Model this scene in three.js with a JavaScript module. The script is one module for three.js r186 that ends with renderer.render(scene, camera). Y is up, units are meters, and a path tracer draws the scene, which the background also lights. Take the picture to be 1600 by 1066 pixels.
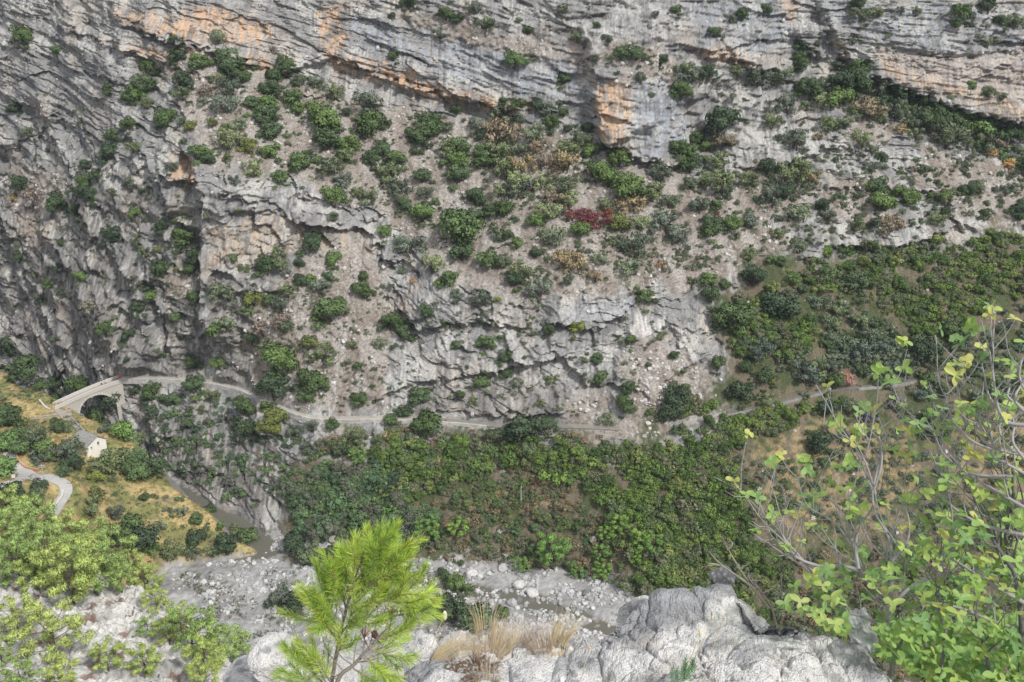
import * as THREE from 'three';
import { mergeGeometries } from 'three/addons/utils/BufferGeometryUtils.js';
import { createNoise2D, createNoise3D } from 'simplex-noise';

// ------------------------------------------------------------------ random, noise
function rng(seed) { let s = seed >>> 0; return () => { s = (s + 0x6D2B79F5) >>> 0; let t = Math.imul(s ^ (s >>> 15), 1 | s); t = (t + Math.imul(t ^ (t >>> 7), 61 | t)) ^ t; return ((t ^ (t >>> 14)) >>> 0) / 4294967296; }; }
const n2 = createNoise2D(rng(11)), n3 = createNoise3D(rng(23)), m2 = createNoise2D(rng(37));
const fbm = (x, y, o = 4) => { let a = 0.5, s = 0; for (let i = 0; i < o; i++) { s += a * n2(x, y); x = x * 2.03 + 17.1; y = y * 2.03 - 9.3; a *= 0.5; } return s; };
const ridged = (x, y, o = 4) => { let a = 0.5, s = 0; for (let i = 0; i < o; i++) { s += a * (1 - Math.abs(n2(x, y))); x = x * 2.07 + 5.7; y = y * 2.07 + 3.1; a *= 0.5; } return s; };
const clamp = (x, a = 0, b = 1) => Math.min(b, Math.max(a, x));
const sstep = (a, b, x) => { const t = clamp((x - a) / (b - a)); return t * t * (3 - 2 * t); };
const mix = (a, b, t) => a + (b - a) * t;
const frac = (x) => x - Math.floor(x);

// ------------------------------------------------------------------ camera, sky, sun, exposure
const scene = new THREE.Scene();
const EYE = 180, PITCH = 22 * Math.PI / 180, FOV = 36;
const camera = new THREE.PerspectiveCamera(FOV, 1600 / 1066, 0.1, 3000);
camera.position.set(0, EYE, 0);
camera.rotation.set(-PITCH, 0, 0);
const renderer = new THREE.WebGLRenderer();
renderer.toneMapping = THREE.LinearToneMapping;
renderer.toneMappingExposure = 1.08;
renderer.shadowMap.enabled = true;
const SUN = new THREE.Vector3(0.40, 0.66, 0.50).normalize();
{
  const W = 256, H = 128, d = new Float32Array(W * H * 4), v = new THREE.Vector3();
  for (let j = 0; j < H; j++) for (let i = 0; i < W; i++) {
    const ph = (i + 0.5) / W * 2 * Math.PI, el = ((j + 0.5) / H - 0.5) * Math.PI;
    v.set(Math.cos(el) * Math.cos(ph - Math.PI), Math.sin(el), Math.cos(el) * Math.sin(ph - Math.PI));
    const up = Math.max(0, v.y), c = Math.max(0, v.dot(SUN));
    let L = 0.37 + 0.33 * up + 0.8 * Math.pow(c, 6);
    L *= 1 + 0.16 * n3(v.x * 3, v.y * 5, v.z * 3) + 0.08 * n3(v.x * 8, v.y * 12, v.z * 8);
    if (v.y < 0) L *= 0.55;
    const o = (j * W + i) * 4;
    d[o] = L * 0.96; d[o + 1] = L * 0.99; d[o + 2] = L * 1.06; d[o + 3] = 1;
  }
  const sky = new THREE.DataTexture(d, W, H, THREE.RGBAFormat, THREE.FloatType);
  sky.mapping = THREE.EquirectangularReflectionMapping; sky.magFilter = sky.minFilter = THREE.LinearFilter; sky.needsUpdate = true;
  scene.background = sky; scene.environment = sky;
}
const sun = new THREE.DirectionalLight(new THREE.Color(1.0, 0.96, 0.89), 2.9);
sun.position.copy(SUN).multiplyScalar(600).add(new THREE.Vector3(0, 60, -250));
sun.target.position.set(0, 60, -250);
sun.castShadow = true; sun.shadow.radius = 9;
sun.shadow.mapSize.set(4096, 4096);
Object.assign(sun.shadow.camera, { left: -320, right: 320, top: 320, bottom: -320, near: 1, far: 1400 });
scene.add(sun, sun.target);
scene.fog = new THREE.FogExp2(new THREE.Color(0.62, 0.70, 0.82), 0.00007);

// ------------------------------------------------------------------ picture place -> ray (only to find where in the world a thing stands)
const F = 533 / Math.tan(FOV / 2 * Math.PI / 180), SP = Math.sin(PITCH), CP = Math.cos(PITCH);
function dirOf(px, py) { const u = (px - 800) / F, v = (533 - py) / F; const k = CP + v * SP; return [u / k, (-SP + v * CP) / k]; }   // per metre of forward distance: across, up
function P(px, py, Z) { const [a, b] = dirOf(px, py); return [a * Z, EYE + b * Z, Z]; }           // [X, y, Z], Z forward
function onLevel(px, py, y) { const [a, b] = dirOf(px, py); const Z = (y - EYE) / b; return [a * Z, y, Z]; }

function pchip(xs, ys) {
  const n = xs.length, h = [], dl = [], m = new Array(n).fill(0);
  for (let i = 0; i < n - 1; i++) { h[i] = xs[i + 1] - xs[i]; dl[i] = (ys[i + 1] - ys[i]) / h[i]; }
  m[0] = dl[0]; m[n - 1] = dl[n - 2];
  for (let i = 1; i < n - 1; i++) if (dl[i - 1] * dl[i] > 0) { const a = 2 * h[i] + h[i - 1], b = h[i] + 2 * h[i - 1]; m[i] = (a + b) / (a / dl[i - 1] + b / dl[i]); }
  return (x) => {
    if (x <= xs[0]) return ys[0] + m[0] * (x - xs[0]);
    if (x >= xs[n - 1]) return ys[n - 1] + m[n - 1] * (x - xs[n - 1]);
    let i = 0; while (x > xs[i + 1]) i++;
    const t = (x - xs[i]) / h[i], t2 = t * t, t3 = t2 * t;
    return ys[i] * (2 * t3 - 3 * t2 + 1) + m[i] * h[i] * (t3 - 2 * t2 + t) + ys[i + 1] * (-2 * t3 + 3 * t2) + m[i + 1] * h[i] * (t3 - t2);
  };
}

// ------------------------------------------------------------------ the far side of the gorge: distance Z as a function of X and height
const lineOf = (pts) => { const p = pts.map((q) => q.length === 2 ? onLevel(q[0], q[1], 1) : P(...q)).sort((a, b) => a[0] - b[0]); const xs = p.map((q) => q[0]); return { y: pchip(xs, p.map((q) => q[1])), Z: pchip(xs, p.map((q) => q[2])) }; };
const L0 = lineOf([[-200, 590], [0, 576], [60, 605], [170, 690], [270, 745], [350, 790], [430, 830], [540, 855], [650, 868], [760, 880], [900, 900], [1010, 945], [1200, 1010], [1500, 1090], [1800, 1150]]);
const L1 = lineOf([[-200, 520, 424], [0, 520, 415], [60, 565, 396], [100, 590, 372], [150, 595, 356], [190, 593, 347], [250, 594, 343], [300, 597, 340], [370, 610, 330], [420, 632, 317], [490, 655, 306], [600, 656, 303], [700, 660, 302], [780, 668, 299], [900, 669, 292], [1000, 672, 289], [1070, 667, 289], [1130, 650, 290], [1200, 635, 293], [1300, 612, 300], [1400, 602, 306], [1500, 575, 312], [1600, 540, 322], [1850, 500, 340]]);
const L2 = lineOf([[-200, 300, 434], [0, 300, 422], [100, 300, 398], [200, 250, 372], [330, 285, 352], [450, 290, 356], [600, 360, 352], [700, 465, 326], [900, 470, 318], [1060, 470, 322], [1150, 430, 330], [1300, 390, 342], [1450, 375, 352], [1600, 350, 366], [1850, 330, 385]]);
const L3 = lineOf([[-200, 120, 446], [0, 120, 434], [100, 120, 412], [200, 120, 392], [330, 100, 388], [450, 110, 398], [600, 140, 396], [700, 165, 392], [900, 215, 372], [1000, 245, 364], [1060, 250, 366], [1150, 215, 374], [1300, 120, 392], [1450, 165, 388], [1600, 205, 392], [1850, 230, 405]]);
const L4 = lineOf([[-200, 0, 456], [0, 0, 446], [100, 0, 424], [200, 0, 405], [330, 0, 401], [450, 0, 409], [600, 0, 407], [700, 0, 403], [900, 0, 396], [1000, 0, 390], [1150, 0, 396], [1300, 0, 403], [1450, 0, 400], [1600, 0, 406], [1850, 0, 420]]);
const XB = P(190, 593, 347)[0], XT = P(1135, 650, 290)[0];
const profCache = new Map();
function profile(X) {   // five lines and the trail's bench at this X
  const key = Math.round(X * 20); let p = profCache.get(key); if (p) return p;
  const y1 = L1.y(X), Z1 = L1.Z(X), b = mix(1.7, 1.0, sstep(XT - 2, XT + 6, X)) * sstep(XB - 6, XB + 1, X);
  const ys = [-30, 1, y1, y1 + 0.35, L2.y(X), L3.y(X), L4.y(X), 255];
  const Zs = [L0.Z(X) - 14, L0.Z(X), Z1, Z1 + b + 0.3, L2.Z(X) + b * 0.5, L3.Z(X), L4.Z(X), L4.Z(X) + 62];
  p = { ys, Zs, y1, Z1, b }; profCache.set(key, p); return p;
}
function wallBase(X, y) { const { ys, Zs } = profile(X); let i = 0; while (i < ys.length - 2 && y > ys[i + 1]) i++; return Zs[i] + (Zs[i + 1] - Zs[i]) * (y - ys[i]) / (ys[i + 1] - ys[i]); }
function hitBase(px, py) {      // where a picture place lies on the smooth slope: X and height
  const [a, b] = dirOf(px, py); let lo = 150, hi = 0;
  for (let Z = 200; Z < 620; Z += 2) if (Z > wallBase(a * Z, EYE + b * Z)) { hi = Z; break; } else lo = Z;
  if (!hi) hi = 620;
  for (let k = 0; k < 24; k++) { const m = (lo + hi) / 2; if (m > wallBase(a * m, EYE + b * m)) hi = m; else lo = m; }
  return [a * hi, EYE + b * hi];
}
const face = (list) => { const r = []; for (let i = 0; i < list.length; i += 2) r.push(hitBase(list[i], list[i + 1])); return r; };
function boxOf(pts, pad) { const xs = pts.map((p) => p[0]), ys = pts.map((p) => p[1]); return [Math.min(...xs) - pad, Math.max(...xs) + pad, Math.min(...ys) - pad, Math.max(...ys) + pad]; }
const inBox = (b, x, y) => x > b[0] && x < b[1] && y > b[2] && y < b[3];
function nearest(pts, x, y) {   // signed distance (left of the direction positive) and place along 0..1
  let best = 1e9, sg = 1, al = 0;
  for (let i = 0; i < pts.length - 1; i++) {
    const ax = pts[i][0], ay = pts[i][1], bx = pts[i + 1][0] - ax, by = pts[i + 1][1] - ay, l = bx * bx + by * by;
    const t = clamp(((x - ax) * bx + (y - ay) * by) / l), dx = x - ax - bx * t, dy = y - ay - by * t, d = dx * dx + dy * dy;
    if (d < best) { best = d; sg = bx * (y - ay) - by * (x - ax) >= 0 ? 1 : -1; al = (i + t) / (pts.length - 1); }
  }
  return [Math.sqrt(best) * sg, al];
}
function inside(pts, x, y) { let c = false; for (let i = 0, j = pts.length - 1; i < pts.length; j = i++) { const a = pts[i], b = pts[j]; if ((a[1] > y) !== (b[1] > y) && x < (b[0] - a[0]) * (y - a[1]) / (b[1] - a[1]) + a[0]) c = !c; } return c; }
function edgeDist(pts, x, y) { const d = Math.abs(nearest([...pts, pts[0]], x, y)[0]); return inside(pts, x, y) ? d : -d; }

// steps and ribs of the rock: [picture places along it, how far the side left of it stands out, how far that fades, edge width]
const strokes = [
  [[150, 18, 250, 56, 350, 82, 440, 112, 520, 90, 600, 118, 700, 148, 770, 168, 850, 172], 5, 14, 1.0],
  [[0, 12, 150, 62, 260, 97, 390, 137, 520, 152, 640, 172], 2.4, 7, 0.8],
  [[-20, 60, 120, 110, 240, 140, 330, 165], 2.2, 8, 0.8],
  [[0, 150, 100, 190, 190, 235], 2.5, 8, 0.8],
  [[285, 215, 310, 262, 324, 300, 318, 400, 326, 480, 338, 545], 10, 24, 1.4],
  [[190, 178, 205, 215, 232, 250, 262, 300, 270, 340], 6, 14, 1.2],
  [[62, 330, 110, 400, 140, 470, 190, 540, 216, 588], 8, 18, 1.3],
  [[95, 225, 128, 300, 150, 360, 215, 430, 222, 500], 5, 13, 1.1],
  [[0, 310, 30, 390, 60, 470, 110, 560], 6, 16, 1.2],
  [[215, 330, 235, 420, 262, 500, 270, 570], 4.5, 11, 1.1],
  [[440, 335, 500, 350, 560, 356, 598, 376, 606, 425], 6, 13, 1.0],
  [[340, 330, 400, 320, 470, 338, 540, 352], 3, 8, 0.8],
  [[335, 430, 380, 445, 430, 450, 470, 440], 2.4, 8, 0.8],
  [[600, 355, 560, 330, 500, 305, 420, 272], -2.5, 9, 0.9],
  [[612, 400, 618, 440, 640, 480, 648, 520], 4, 9, 0.9],
  [[615, 480, 640, 492, 665, 490], 3, 6, 0.7],
  [[560, 640, 620, 602, 700, 585, 780, 575, 860, 562, 905, 545], 4, 10, 0.9],
  [[640, 520, 700, 500, 760, 505, 840, 512], 3, 8, 0.9],
  [[600, 652, 700, 640, 790, 650, 900, 640], 3, 7, 0.8],
  [[850, 500, 900, 508, 945, 506, 1000, 478], 4.5, 9, 0.8],
  [[958, 640, 965, 560, 985, 520, 1040, 492], -4, 12, 1.2],
  [[1020, 640, 1040, 590, 1090, 560, 1120, 545], 3, 9, 1.0],
  [[905, 30, 917, 80, 925, 130, 930, 190, 948, 235], 9, 22, 1.3],
  [[925, 205, 990, 246, 1050, 262, 1095, 225], 6, 26, 1.2],
  [[1078, 150, 1070, 200, 1088, 240], -4, 12, 1.2],
  [[1118, 262, 1122, 200, 1150, 145, 1190, 140, 1215, 180], -5, 12, 1.2],
  [[1085, 88, 1140, 92, 1195, 108, 1230, 112], 4, 10, 0.9],
  [[1268, -10, 1290, 40, 1312, 80, 1335, 112], 6, 16, 1.2],
  [[1235, 40, 1262, 78, 1300, 100, 1318, 108], 3, 10, 0.9],
  [[1325, 112, 1400, 132, 1480, 166, 1560, 186, 1660, 205], 9, 34, 1.3],
  [[1370, 62, 1460, 84, 1560, 78, 1640, 74], 2.5, 8, 0.9],
  [[1130, 262, 1220, 258, 1300, 228, 1390, 238], 3.4, 8, 0.8],
  [[1270, 292, 1400, 292, 1500, 308], 2.8, 6, 0.8],
  [[1285, 378, 1360, 388, 1420, 372, 1505, 356], 4.5, 9, 0.8],
  [[200, 725, 240, 690, 300, 660, 370, 655, 440, 690], 2.5, 9, 1.0],
  [[250, 745, 300, 730, 350, 745, 420, 790], 3, 9, 1.0],
  [[350, 780, 358, 720, 372, 670, 382, 625], -4, 10, 1.0],
].map(([pts, s, w, e]) => { const p = face(pts); return { p, s, w, e, b: boxOf(p, Math.max(8, w * 2.6)) }; });

const POLY = (list) => { const p = face(list); return { p, b: boxOf(p, 12) }; };
const areaDist = (a, x, y) => inBox(a.b, x, y) ? edgeDist(a.p, x, y) : -99;
// scree and earth: loose ground, the rest is rock
const scree = [
  [262, 95, 330, 95, 440, 118, 560, 150, 690, 185, 800, 190, 880, 205, 930, 245, 1000, 262, 1100, 290, 1180, 330, 1250, 385, 1170, 420, 1110, 452, 1010, 450, 880, 462, 770, 466, 700, 430, 630, 350, 540, 305, 430, 266, 330, 245, 290, 190],
  [470, 405, 560, 395, 605, 420, 618, 480, 612, 560, 600, 640, 480, 645, 400, 600, 380, 520, 430, 440],
  [15, 262, 100, 268, 125, 300, 60, 325, 10, 310], [250, 415, 305, 420, 318, 470, 270, 465],
  [1310, 195, 1370, 190, 1400, 215, 1340, 225], [1280, 268, 1390, 276, 1400, 340, 1290, 350], [1440, 225, 1620, 280, 1620, 340, 1500, 335, 1420, 270],
  [970, 560, 1040, 520, 1125, 590, 1120, 650, 1050, 668, 985, 650], [880, 625, 1000, 640, 1070, 690, 900, 690], [1180, 250, 1100, 330, 1240, 350, 1280, 300],
  [880, 90, 980, 60, 1060, 90, 1060, 125, 960, 100], [590, 20, 700, 60, 830, 90, 900, 85, 820, 60, 700, 20],
].map(POLY);
const earth = [[1150, 425, 1210, 405, 1290, 392, 1380, 392, 1500, 372, 1640, 352, 1800, 340, 1800, 1150, 1300, 1150, 1010, 945, 760, 880, 540, 855, 430, 830, 450, 770, 500, 715, 580, 682, 700, 680, 850, 690, 960, 690, 1060, 682, 1120, 650, 1118, 560, 1120, 470]].map(POLY);
const looseAt = (X, y) => { let d = -99; const wx = 2.5 * n2(X * 0.12, y * 0.12), wy = 2.5 * n2(X * 0.12 + 50, y * 0.12); for (const a of scree) d = Math.max(d, areaDist(a, X + wx, y + wy)); return d; };
const earthAt = (X, y) => areaDist(earth[0], X + 6 * n2(X * 0.045 + 9, y * 0.06) + 2.5 * n2(X * 0.16 + 9, y * 0.16), y + 5 * n2(X * 0.045, y * 0.06 + 31) + 2 * n2(X * 0.16, y * 0.16 + 31));

function facet(x, y, seed, out) {      // nearest cell: its own offset and tilt give flat broken faces
  const ix = Math.floor(x), iy = Math.floor(y); let b = 9, bx = 0, by = 0, h = 0;
  for (let j = -1; j <= 1; j++) for (let i = -1; i <= 1; i++) {
    let q = Math.imul(ix + i + seed, 374761393) ^ Math.imul(iy + j, 668265263); q = Math.imul(q ^ (q >>> 13), 1274126177); q ^= q >>> 16; q >>>= 0;
    const cx = ix + i + (q & 255) / 255, cy = iy + j + ((q >>> 8) & 255) / 255, d = (x - cx) ** 2 + (y - cy) ** 2;
    if (d < b) { b = d; bx = x - cx; by = y - cy; h = q; }
  }
  const r1 = ((h >>> 16) & 255) / 255 - 0.5, r2 = ((h >>> 4) & 255) / 255 - 0.5, r3 = ((h >>> 20) & 255) / 255 - 0.5;
  return r1 * 1.4 + r2 * 1.8 * bx + r3 * 1.8 * by;
}
const hollows = [[296, 252, 3.6, 7], [560, 368, 3, 2.5], [835, 172, 3, 2.5], [1318, 100, 2.5, 4], [880, 128, 2.2, 3], [640, 118, 2.6, 2.5], [300, 290, 3.5, 3], [765, 590, 2.2, 2.5], [690, 575, 2.4, 2], [1318, 378, 2.4, 2.5]].map(([px, py, r, d]) => [...hitBase(px, py), r, d]);
function relief(X, y, loose, soil) {        // metres toward the camera
  let r = 0;
  for (const h of hollows) { const q = ((X - h[0]) / h[2]) ** 2 + ((y - h[1]) / h[2]) ** 2; if (q < 6) r -= h[3] * Math.exp(-q * q); }
  for (const k of strokes) if (inBox(k.b, X, y)) {
    const wob = 1.1 * n2(X * 0.22, y * 0.22) + 0.5 * n2(X * 0.6, y * 0.6);
    const [d, al] = nearest(k.p, X + wob, y + wob * 0.7); const ends = sstep(0, 0.12, al) * sstep(1, 0.88, al);
    r += k.s * sstep(-k.e, k.e, d) * Math.exp(-Math.max(0, d) / k.w) * ends;
  }
  const rock = sstep(1.5, -1.5, Math.max(loose, soil));
  if (rock > 0) {
    const left = sstep(-70, -110, X), hi = sstep(94, 110, y + 6 * n2(X * 0.03, y * 0.03)), low = sstep(38, 24, y), big = mix(2.0, mix(6.0, 3.0, low), left) * (ridged(X * 0.024 + 3 + y * 0.004, y * 0.013 + X * 0.006, 2) - 0.5) * 2, dip = X < 20 ? 0.29 * X : 5.8 + 0.10 * (X - 20);
    const wy = y + dip + mix(2.2, 1.1, hi) * fbm(X * 0.03, y * 0.05, 3);
    const a1 = 0.6 + 0.6 * n2(X * 0.03 + 7, y * 0.06), a2 = 0.5 + 0.5 * n2(X * 0.05, y * 0.09 + 40);
    const saw = (t) => { const q = frac(t); return q < 0.82 ? q / 0.82 : (1 - q) / 0.18; };
    const bed = Math.max(0, a1) * (1.4 + 0.3 * hi) * saw(wy / 6.3 + 0.3 * n2(X * 0.02, y * 0.02)) + Math.max(0, a2) * 0.75 * saw(wy / 2.1 + 0.4 * n2(X * 0.07, y * 0.1));
    const wx = X + mix(1.5, 0.8, hi) * n2(X * 0.15, y * 0.15), wyy = y + dip + mix(1.2, 0.5, hi) * n2(X * 0.15 + 7, y * 0.15);
    const gr = (t, w) => sstep(w, 0, Math.abs(frac(t) - 0.5)), groove = 0.8 * gr(wy / 4.1 + 0.25 * n2(X * 0.015 + 8, y * 0.02), 0.11) * sstep(-0.2, 0.35, n2(X * 0.035 + 50, wy * 0.12)) + 0.5 * gr(wy / 1.7 + 0.2 * n2(X * 0.03, y * 0.03), 0.2) * sstep(0, 0.4, n2(X * 0.06 + 20, wy * 0.2)) * (0.4 + 0.6 * hi);
    const joint = (1 - 0.8 * low) * 0.7 * sstep(0.07, 0, Math.abs(n2(X * 0.16 + 0.02 * y, y * 0.035 + 11))) * sstep(-0.1, 0.4, n2(X * 0.05, y * 0.07 + 90));
    const flute = (1 - 0.75 * low) * 1.3 * (ridged(X * 0.11, y * 0.03 - X * 0.015, 2) - 0.5) * (0.6 + 0.6 * n2(X * 0.02 + 30, y * 0.03));
    const rough = 0.5 + 0.5 * n2(X * 0.05 + 20, y * 0.06);
    const block = (1 + 0.5 * low) * mix(2.0, 0.8, hi) * facet(wx / 11, wyy / 8, 5) + 1.4 * hi * facet(wx / 24, wyy / 5.2, 41) + 0.5 * hi * facet(wx / 9, wyy / 1.7, 43) + mix(0.9 + 0.5 * rough, 0.35, hi) * facet(wx / 4.6, wyy / 3.4, 11) + mix(0.6, 0.35, hi) * facet(wx / 2.0, wyy / 1.5, 17) * rough + 0.22 * n2(X * 1.3, y * 1.3);
    r += rock * (big + bed - 0.9 + flute + block - groove - joint);
  }
  const soft = 1 - rock;
  if (soft > 0) { r += soft * (1.6 * fbm(X * 0.045 + 60, y * 0.045, 3) + 0.5 * n2(X * 0.35, y * 0.35) + 0.22 * n2(X * 1.1, y * 1.2) + (soil < loose ? 0.7 * Math.max(0, n2(X * 0.28 + 5, y * 0.4 - X * 0.1)) : 0)); }
  return r;
}
function benchFade(X, y) { const p = profile(X); if (p.b < 0.1) return 1; return mix(0.12, 1, sstep(0.6, 4.5, Math.abs(y - p.y1))); }
const wallZ = (X, y) => wallBase(X, y) - relief(X, y, looseAt(X, y), earthAt(X, y)) * benchFade(X, y);

// ------------------------------------------------------------------ the near side: height as a function of X and Z
function surfaceOf(pts, c) {    // smooth surface through [X, y, Z] points (multiquadric)
  const n = pts.length, A = [], k = (dx, dz) => Math.sqrt(dx * dx + dz * dz + c * c);
  for (let i = 0; i < n; i++) { A[i] = []; for (let j = 0; j < n; j++) A[i][j] = k(pts[i][0] - pts[j][0], pts[i][2] - pts[j][2]) - (i === j ? 0.02 * c : 0); A[i].push(1, pts[i][0], pts[i][2], pts[i][1]); }
  for (let q = 0; q < 3; q++) { const r = pts.map((p) => [1, p[0], p[2]][q]); A.push([...r, 0, 0, 0, 0]); }
  const N = n + 3;
  for (let i = 0; i < N; i++) {
    let m = i; for (let r = i + 1; r < N; r++) if (Math.abs(A[r][i]) > Math.abs(A[m][i])) m = r;
    [A[i], A[m]] = [A[m], A[i]];
    for (let r = i + 1; r < N; r++) { const f = A[r][i] / A[i][i]; if (f) for (let q = i; q <= N; q++) A[r][q] -= f * A[i][q]; }
  }
  const w = []; for (let i = N - 1; i >= 0; i--) { let s = A[i][N]; for (let q = i + 1; q < N; q++) s -= A[i][q] * w[q]; w[i] = s / A[i][i]; }
  return (X, Z) => { let s = w[n] + w[n + 1] * X + w[n + 2] * Z; for (let i = 0; i < n; i++) s += w[i] * k(X - pts[i][0], Z - pts[i][2]); return s; };
}
const each = (list, n) => { const r = []; for (let i = 0; i < list.length; i += n) r.push(list.slice(i, i + n)); return r; };
// the spur with the house, the road and the golden hill
const spurPts = each([-80, 590, 362, 0, 592, 355, 40, 607, 349, 78, 630, 337, 70, 652, 328, 0, 650, 325, -80, 640, 330, 112, 660, 322, 150, 672, 315, 200, 692, 309, 240, 728, 300, 256, 757, 292, 290, 782, 286, 320, 803, 282, 350, 842, 274, 140, 702, 300, 60, 700, 291, 0, 700, 285, -80, 700, 290, 20, 718, 278, 35, 745, 270, 75, 745, 269, 105, 766, 263, 92, 800, 255, 0, 750, 265, 0, 805, 246, -80, 800, 250, 150, 740, 285, 200, 760, 284, 180, 800, 270, 240, 800, 277, 250, 842, 268, 200, 850, 260, 130, 832, 256, 60, 850, 240, 300, 845, 272], 3).map((q) => P(...q));
spurPts.push(...each([60, 1000, 140, 980, 200, 950, 232, 910, 265, 882, 330, 874, 388, 866], 2).map((q) => onLevel(q[0], q[1], 1.5)));
const spurF = surfaceOf(spurPts, 7);
const spurEdge = each([-200, 570, 385, -80, 578, 372, 0, 584, 362, 45, 600, 354, 84, 628, 341, 118, 645, 331, 165, 668, 319, 206, 692, 311, 244, 726, 302, 262, 757, 293, 294, 780, 287, 326, 803, 283, 356, 842, 274], 3).map((q) => { const p = P(...q); return [p[0], p[2]]; });
spurEdge.push(...each([394, 858, 330, 870, 265, 880, 232, 906, 200, 945, 140, 975, 60, 995, -80, 1010, -300, 1020], 2).map((q) => { const p = onLevel(q[0], q[1], 1.5); return [p[0], p[2]]; }));
// the pine hill, nearer, on the left
const hillPts = each([-120, 830, 150, 0, 850, 138, 100, 878, 131, 205, 916, 123, 250, 945, 117, 310, 1000, 107, 400, 1066, 95, 0, 930, 118, 100, 950, 114, 200, 985, 107, 290, 1040, 98, 0, 1000, 102, 100, 1030, 99, 0, 1080, 86, 150, 1085, 86, 280, 1085, 90, -120, 1000, 105], 3).map((q) => P(...q));
hillPts.push([0, 166, 6], [-40, 165, 10], [30, 160, 20], [-60, 140, 50], [10, 135, 52]);
const hillF = surfaceOf(hillPts, 4);
const hillEdge = each([-260, 800, 160, -120, 828, 150, 0, 846, 139, 100, 874, 132, 205, 912, 124, 252, 944, 117, 312, 1000, 107, 402, 1066, 95, 520, 1150, 80, 700, 1250, 50], 3).map((q) => { const p = P(...q); return [p[0], p[2]]; });
function hillY(X, Z) {
  const [d] = nearest(hillEdge, X, Z); let y = hillF(X, Z) - 1.25 * Math.max(0, d) - 0.02 * Math.max(0, d) ** 2;
  y += 2.4 * (ridged(X * 0.06 + 2, Z * 0.06, 3) - 0.5) + 1.3 * Math.abs(n2(X * 0.16, Z * 0.14 + X * 0.05)) + 0.7 * Math.abs(n2(X * 0.42, Z * 0.42)) + 0.5 * facet(X / 2.6 + 0.3 * n2(X * 0.5, Z * 0.5), Z / 2.2, 31) + 0.22 * facet(X / 0.9, Z / 0.8, 37) + 0.12 * n2(X * 1.6, Z * 1.6) - 1.2;
  return y;
}
function bedY(X, Z) {   // gravel bar and river bed
  const mid = L0.Z(X) - 12 - 6 * Math.sin(X * 0.03), d = Math.abs(Z - mid), g = fbm(X * 0.05, Z * 0.06, 3);
  const gl = sstep(-72, -82, X); let y = -0.28 - 0.8 * gl + 1.2 * sstep(mix(4, 6, gl), 14 + 1 * gl, d) + mix(0.9, 0.3, gl) * g + 0.25 * n2(X * 0.3, Z * 0.3) + 0.12 * n2(X * 0.9, Z * 0.9);
  if (Z > mid) y += 0.5 * (1 - gl);
  return y + 0.35 * Math.abs(n2(X * 0.12 + 3, Z * 0.12)) + 0.012 * Math.max(0, mid - Z - 20);
}
const roadBeds = [[14, 708, 20, 722, 34, 738, 58, 747, 84, 749, 101, 759, 103, 772, 92, 790, 78, 812], [44, 743, 20, 755, -20, 768]].map((l) => each(l, 2).map(([px, py]) => { const [a, b] = dirOf(px, py); let Z = 200; while (Z < 340 && EYE + b * Z > spurF(a * Z, Z)) Z += 0.25; return [a * Z, Z, spurF(a * Z, Z)]; }));
const spurBox = boxOf(spurEdge, 14);
function onSpur(px, py) { const [a, b] = dirOf(px, py); let Z = 200; while (Z < 380 && EYE + b * Z > spurF(a * Z, Z)) Z += 0.25; return [a * Z, spurF(a * Z, Z), Z]; }
function spurY(X, Z) {
  if (!inBox(spurBox, X, Z)) return -30;
  const d = edgeDist(spurEdge, X, Z), out = Math.max(0, -d);
  const y = out > 0 ? Math.min(spurF(X, Z), 30) : spurF(X, Z);
  let h = y - 1.7 * out + 1.1 * fbm(X * 0.06 + 20, Z * 0.06, 3) * sstep(-1, 9, d) + 0.25 * n2(X * 0.4, Z * 0.4) + (out > 0 ? 1.6 * Math.abs(n2(X * 0.2, Z * 0.2)) * sstep(0, 4, out) : 0);
  for (const r of roadBeds) { let bd = 1e9, ry = 0; for (let i = 0; i < r.length - 1; i++) { const ax = r[i][0], az = r[i][1], bx = r[i + 1][0] - ax, bz = r[i + 1][1] - az, t = clamp(((X - ax) * bx + (Z - az) * bz) / (bx * bx + bz * bz)), q = Math.hypot(X - ax - bx * t, Z - az - bz * t); if (q < bd) { bd = q; ry = mix(r[i][2], r[i + 1][2], t); } } h = mix(ry, h, sstep(3.0, 7.5, bd)); }
  return h;
}
const groundY = (X, Z) => { let y = bedY(X, Z); if (X < -40) y = Math.max(y, spurY(X, Z)); if (Z < 235 && X < 60) y = Math.max(y, hillY(X, Z)); return y; };
const farGroundY = (X, Z) => X < -40 ? Math.max(bedY(X, Z), spurY(X, Z)) : bedY(X, Z);

function at(px, py, from = 80) {      // the first ground that a picture place meets: [X, y, Z, which]
  const [a, b] = dirOf(px, py); let lo = from - 1, hi = 0, w = '';
  const test = (Z) => { const X = a * Z, y = EYE + b * Z; if (Z > 230 && Z > wallZ(X, y)) return 'wall'; if (Z < 380 && y < groundY(X, Z)) return 'ground'; return ''; };
  for (let Z = from; Z < 520; Z += 1.5) { w = test(Z); if (w) { hi = Z; break; } lo = Z; }
  if (!hi) return [a * 400, EYE + b * 400, 400, 'none'];
  for (let k = 0; k < 12; k++) { const m = (lo + hi) / 2; if (test(m)) hi = m; else lo = m; }
  return [a * hi, EYE + b * hi, hi, w];
}

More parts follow.
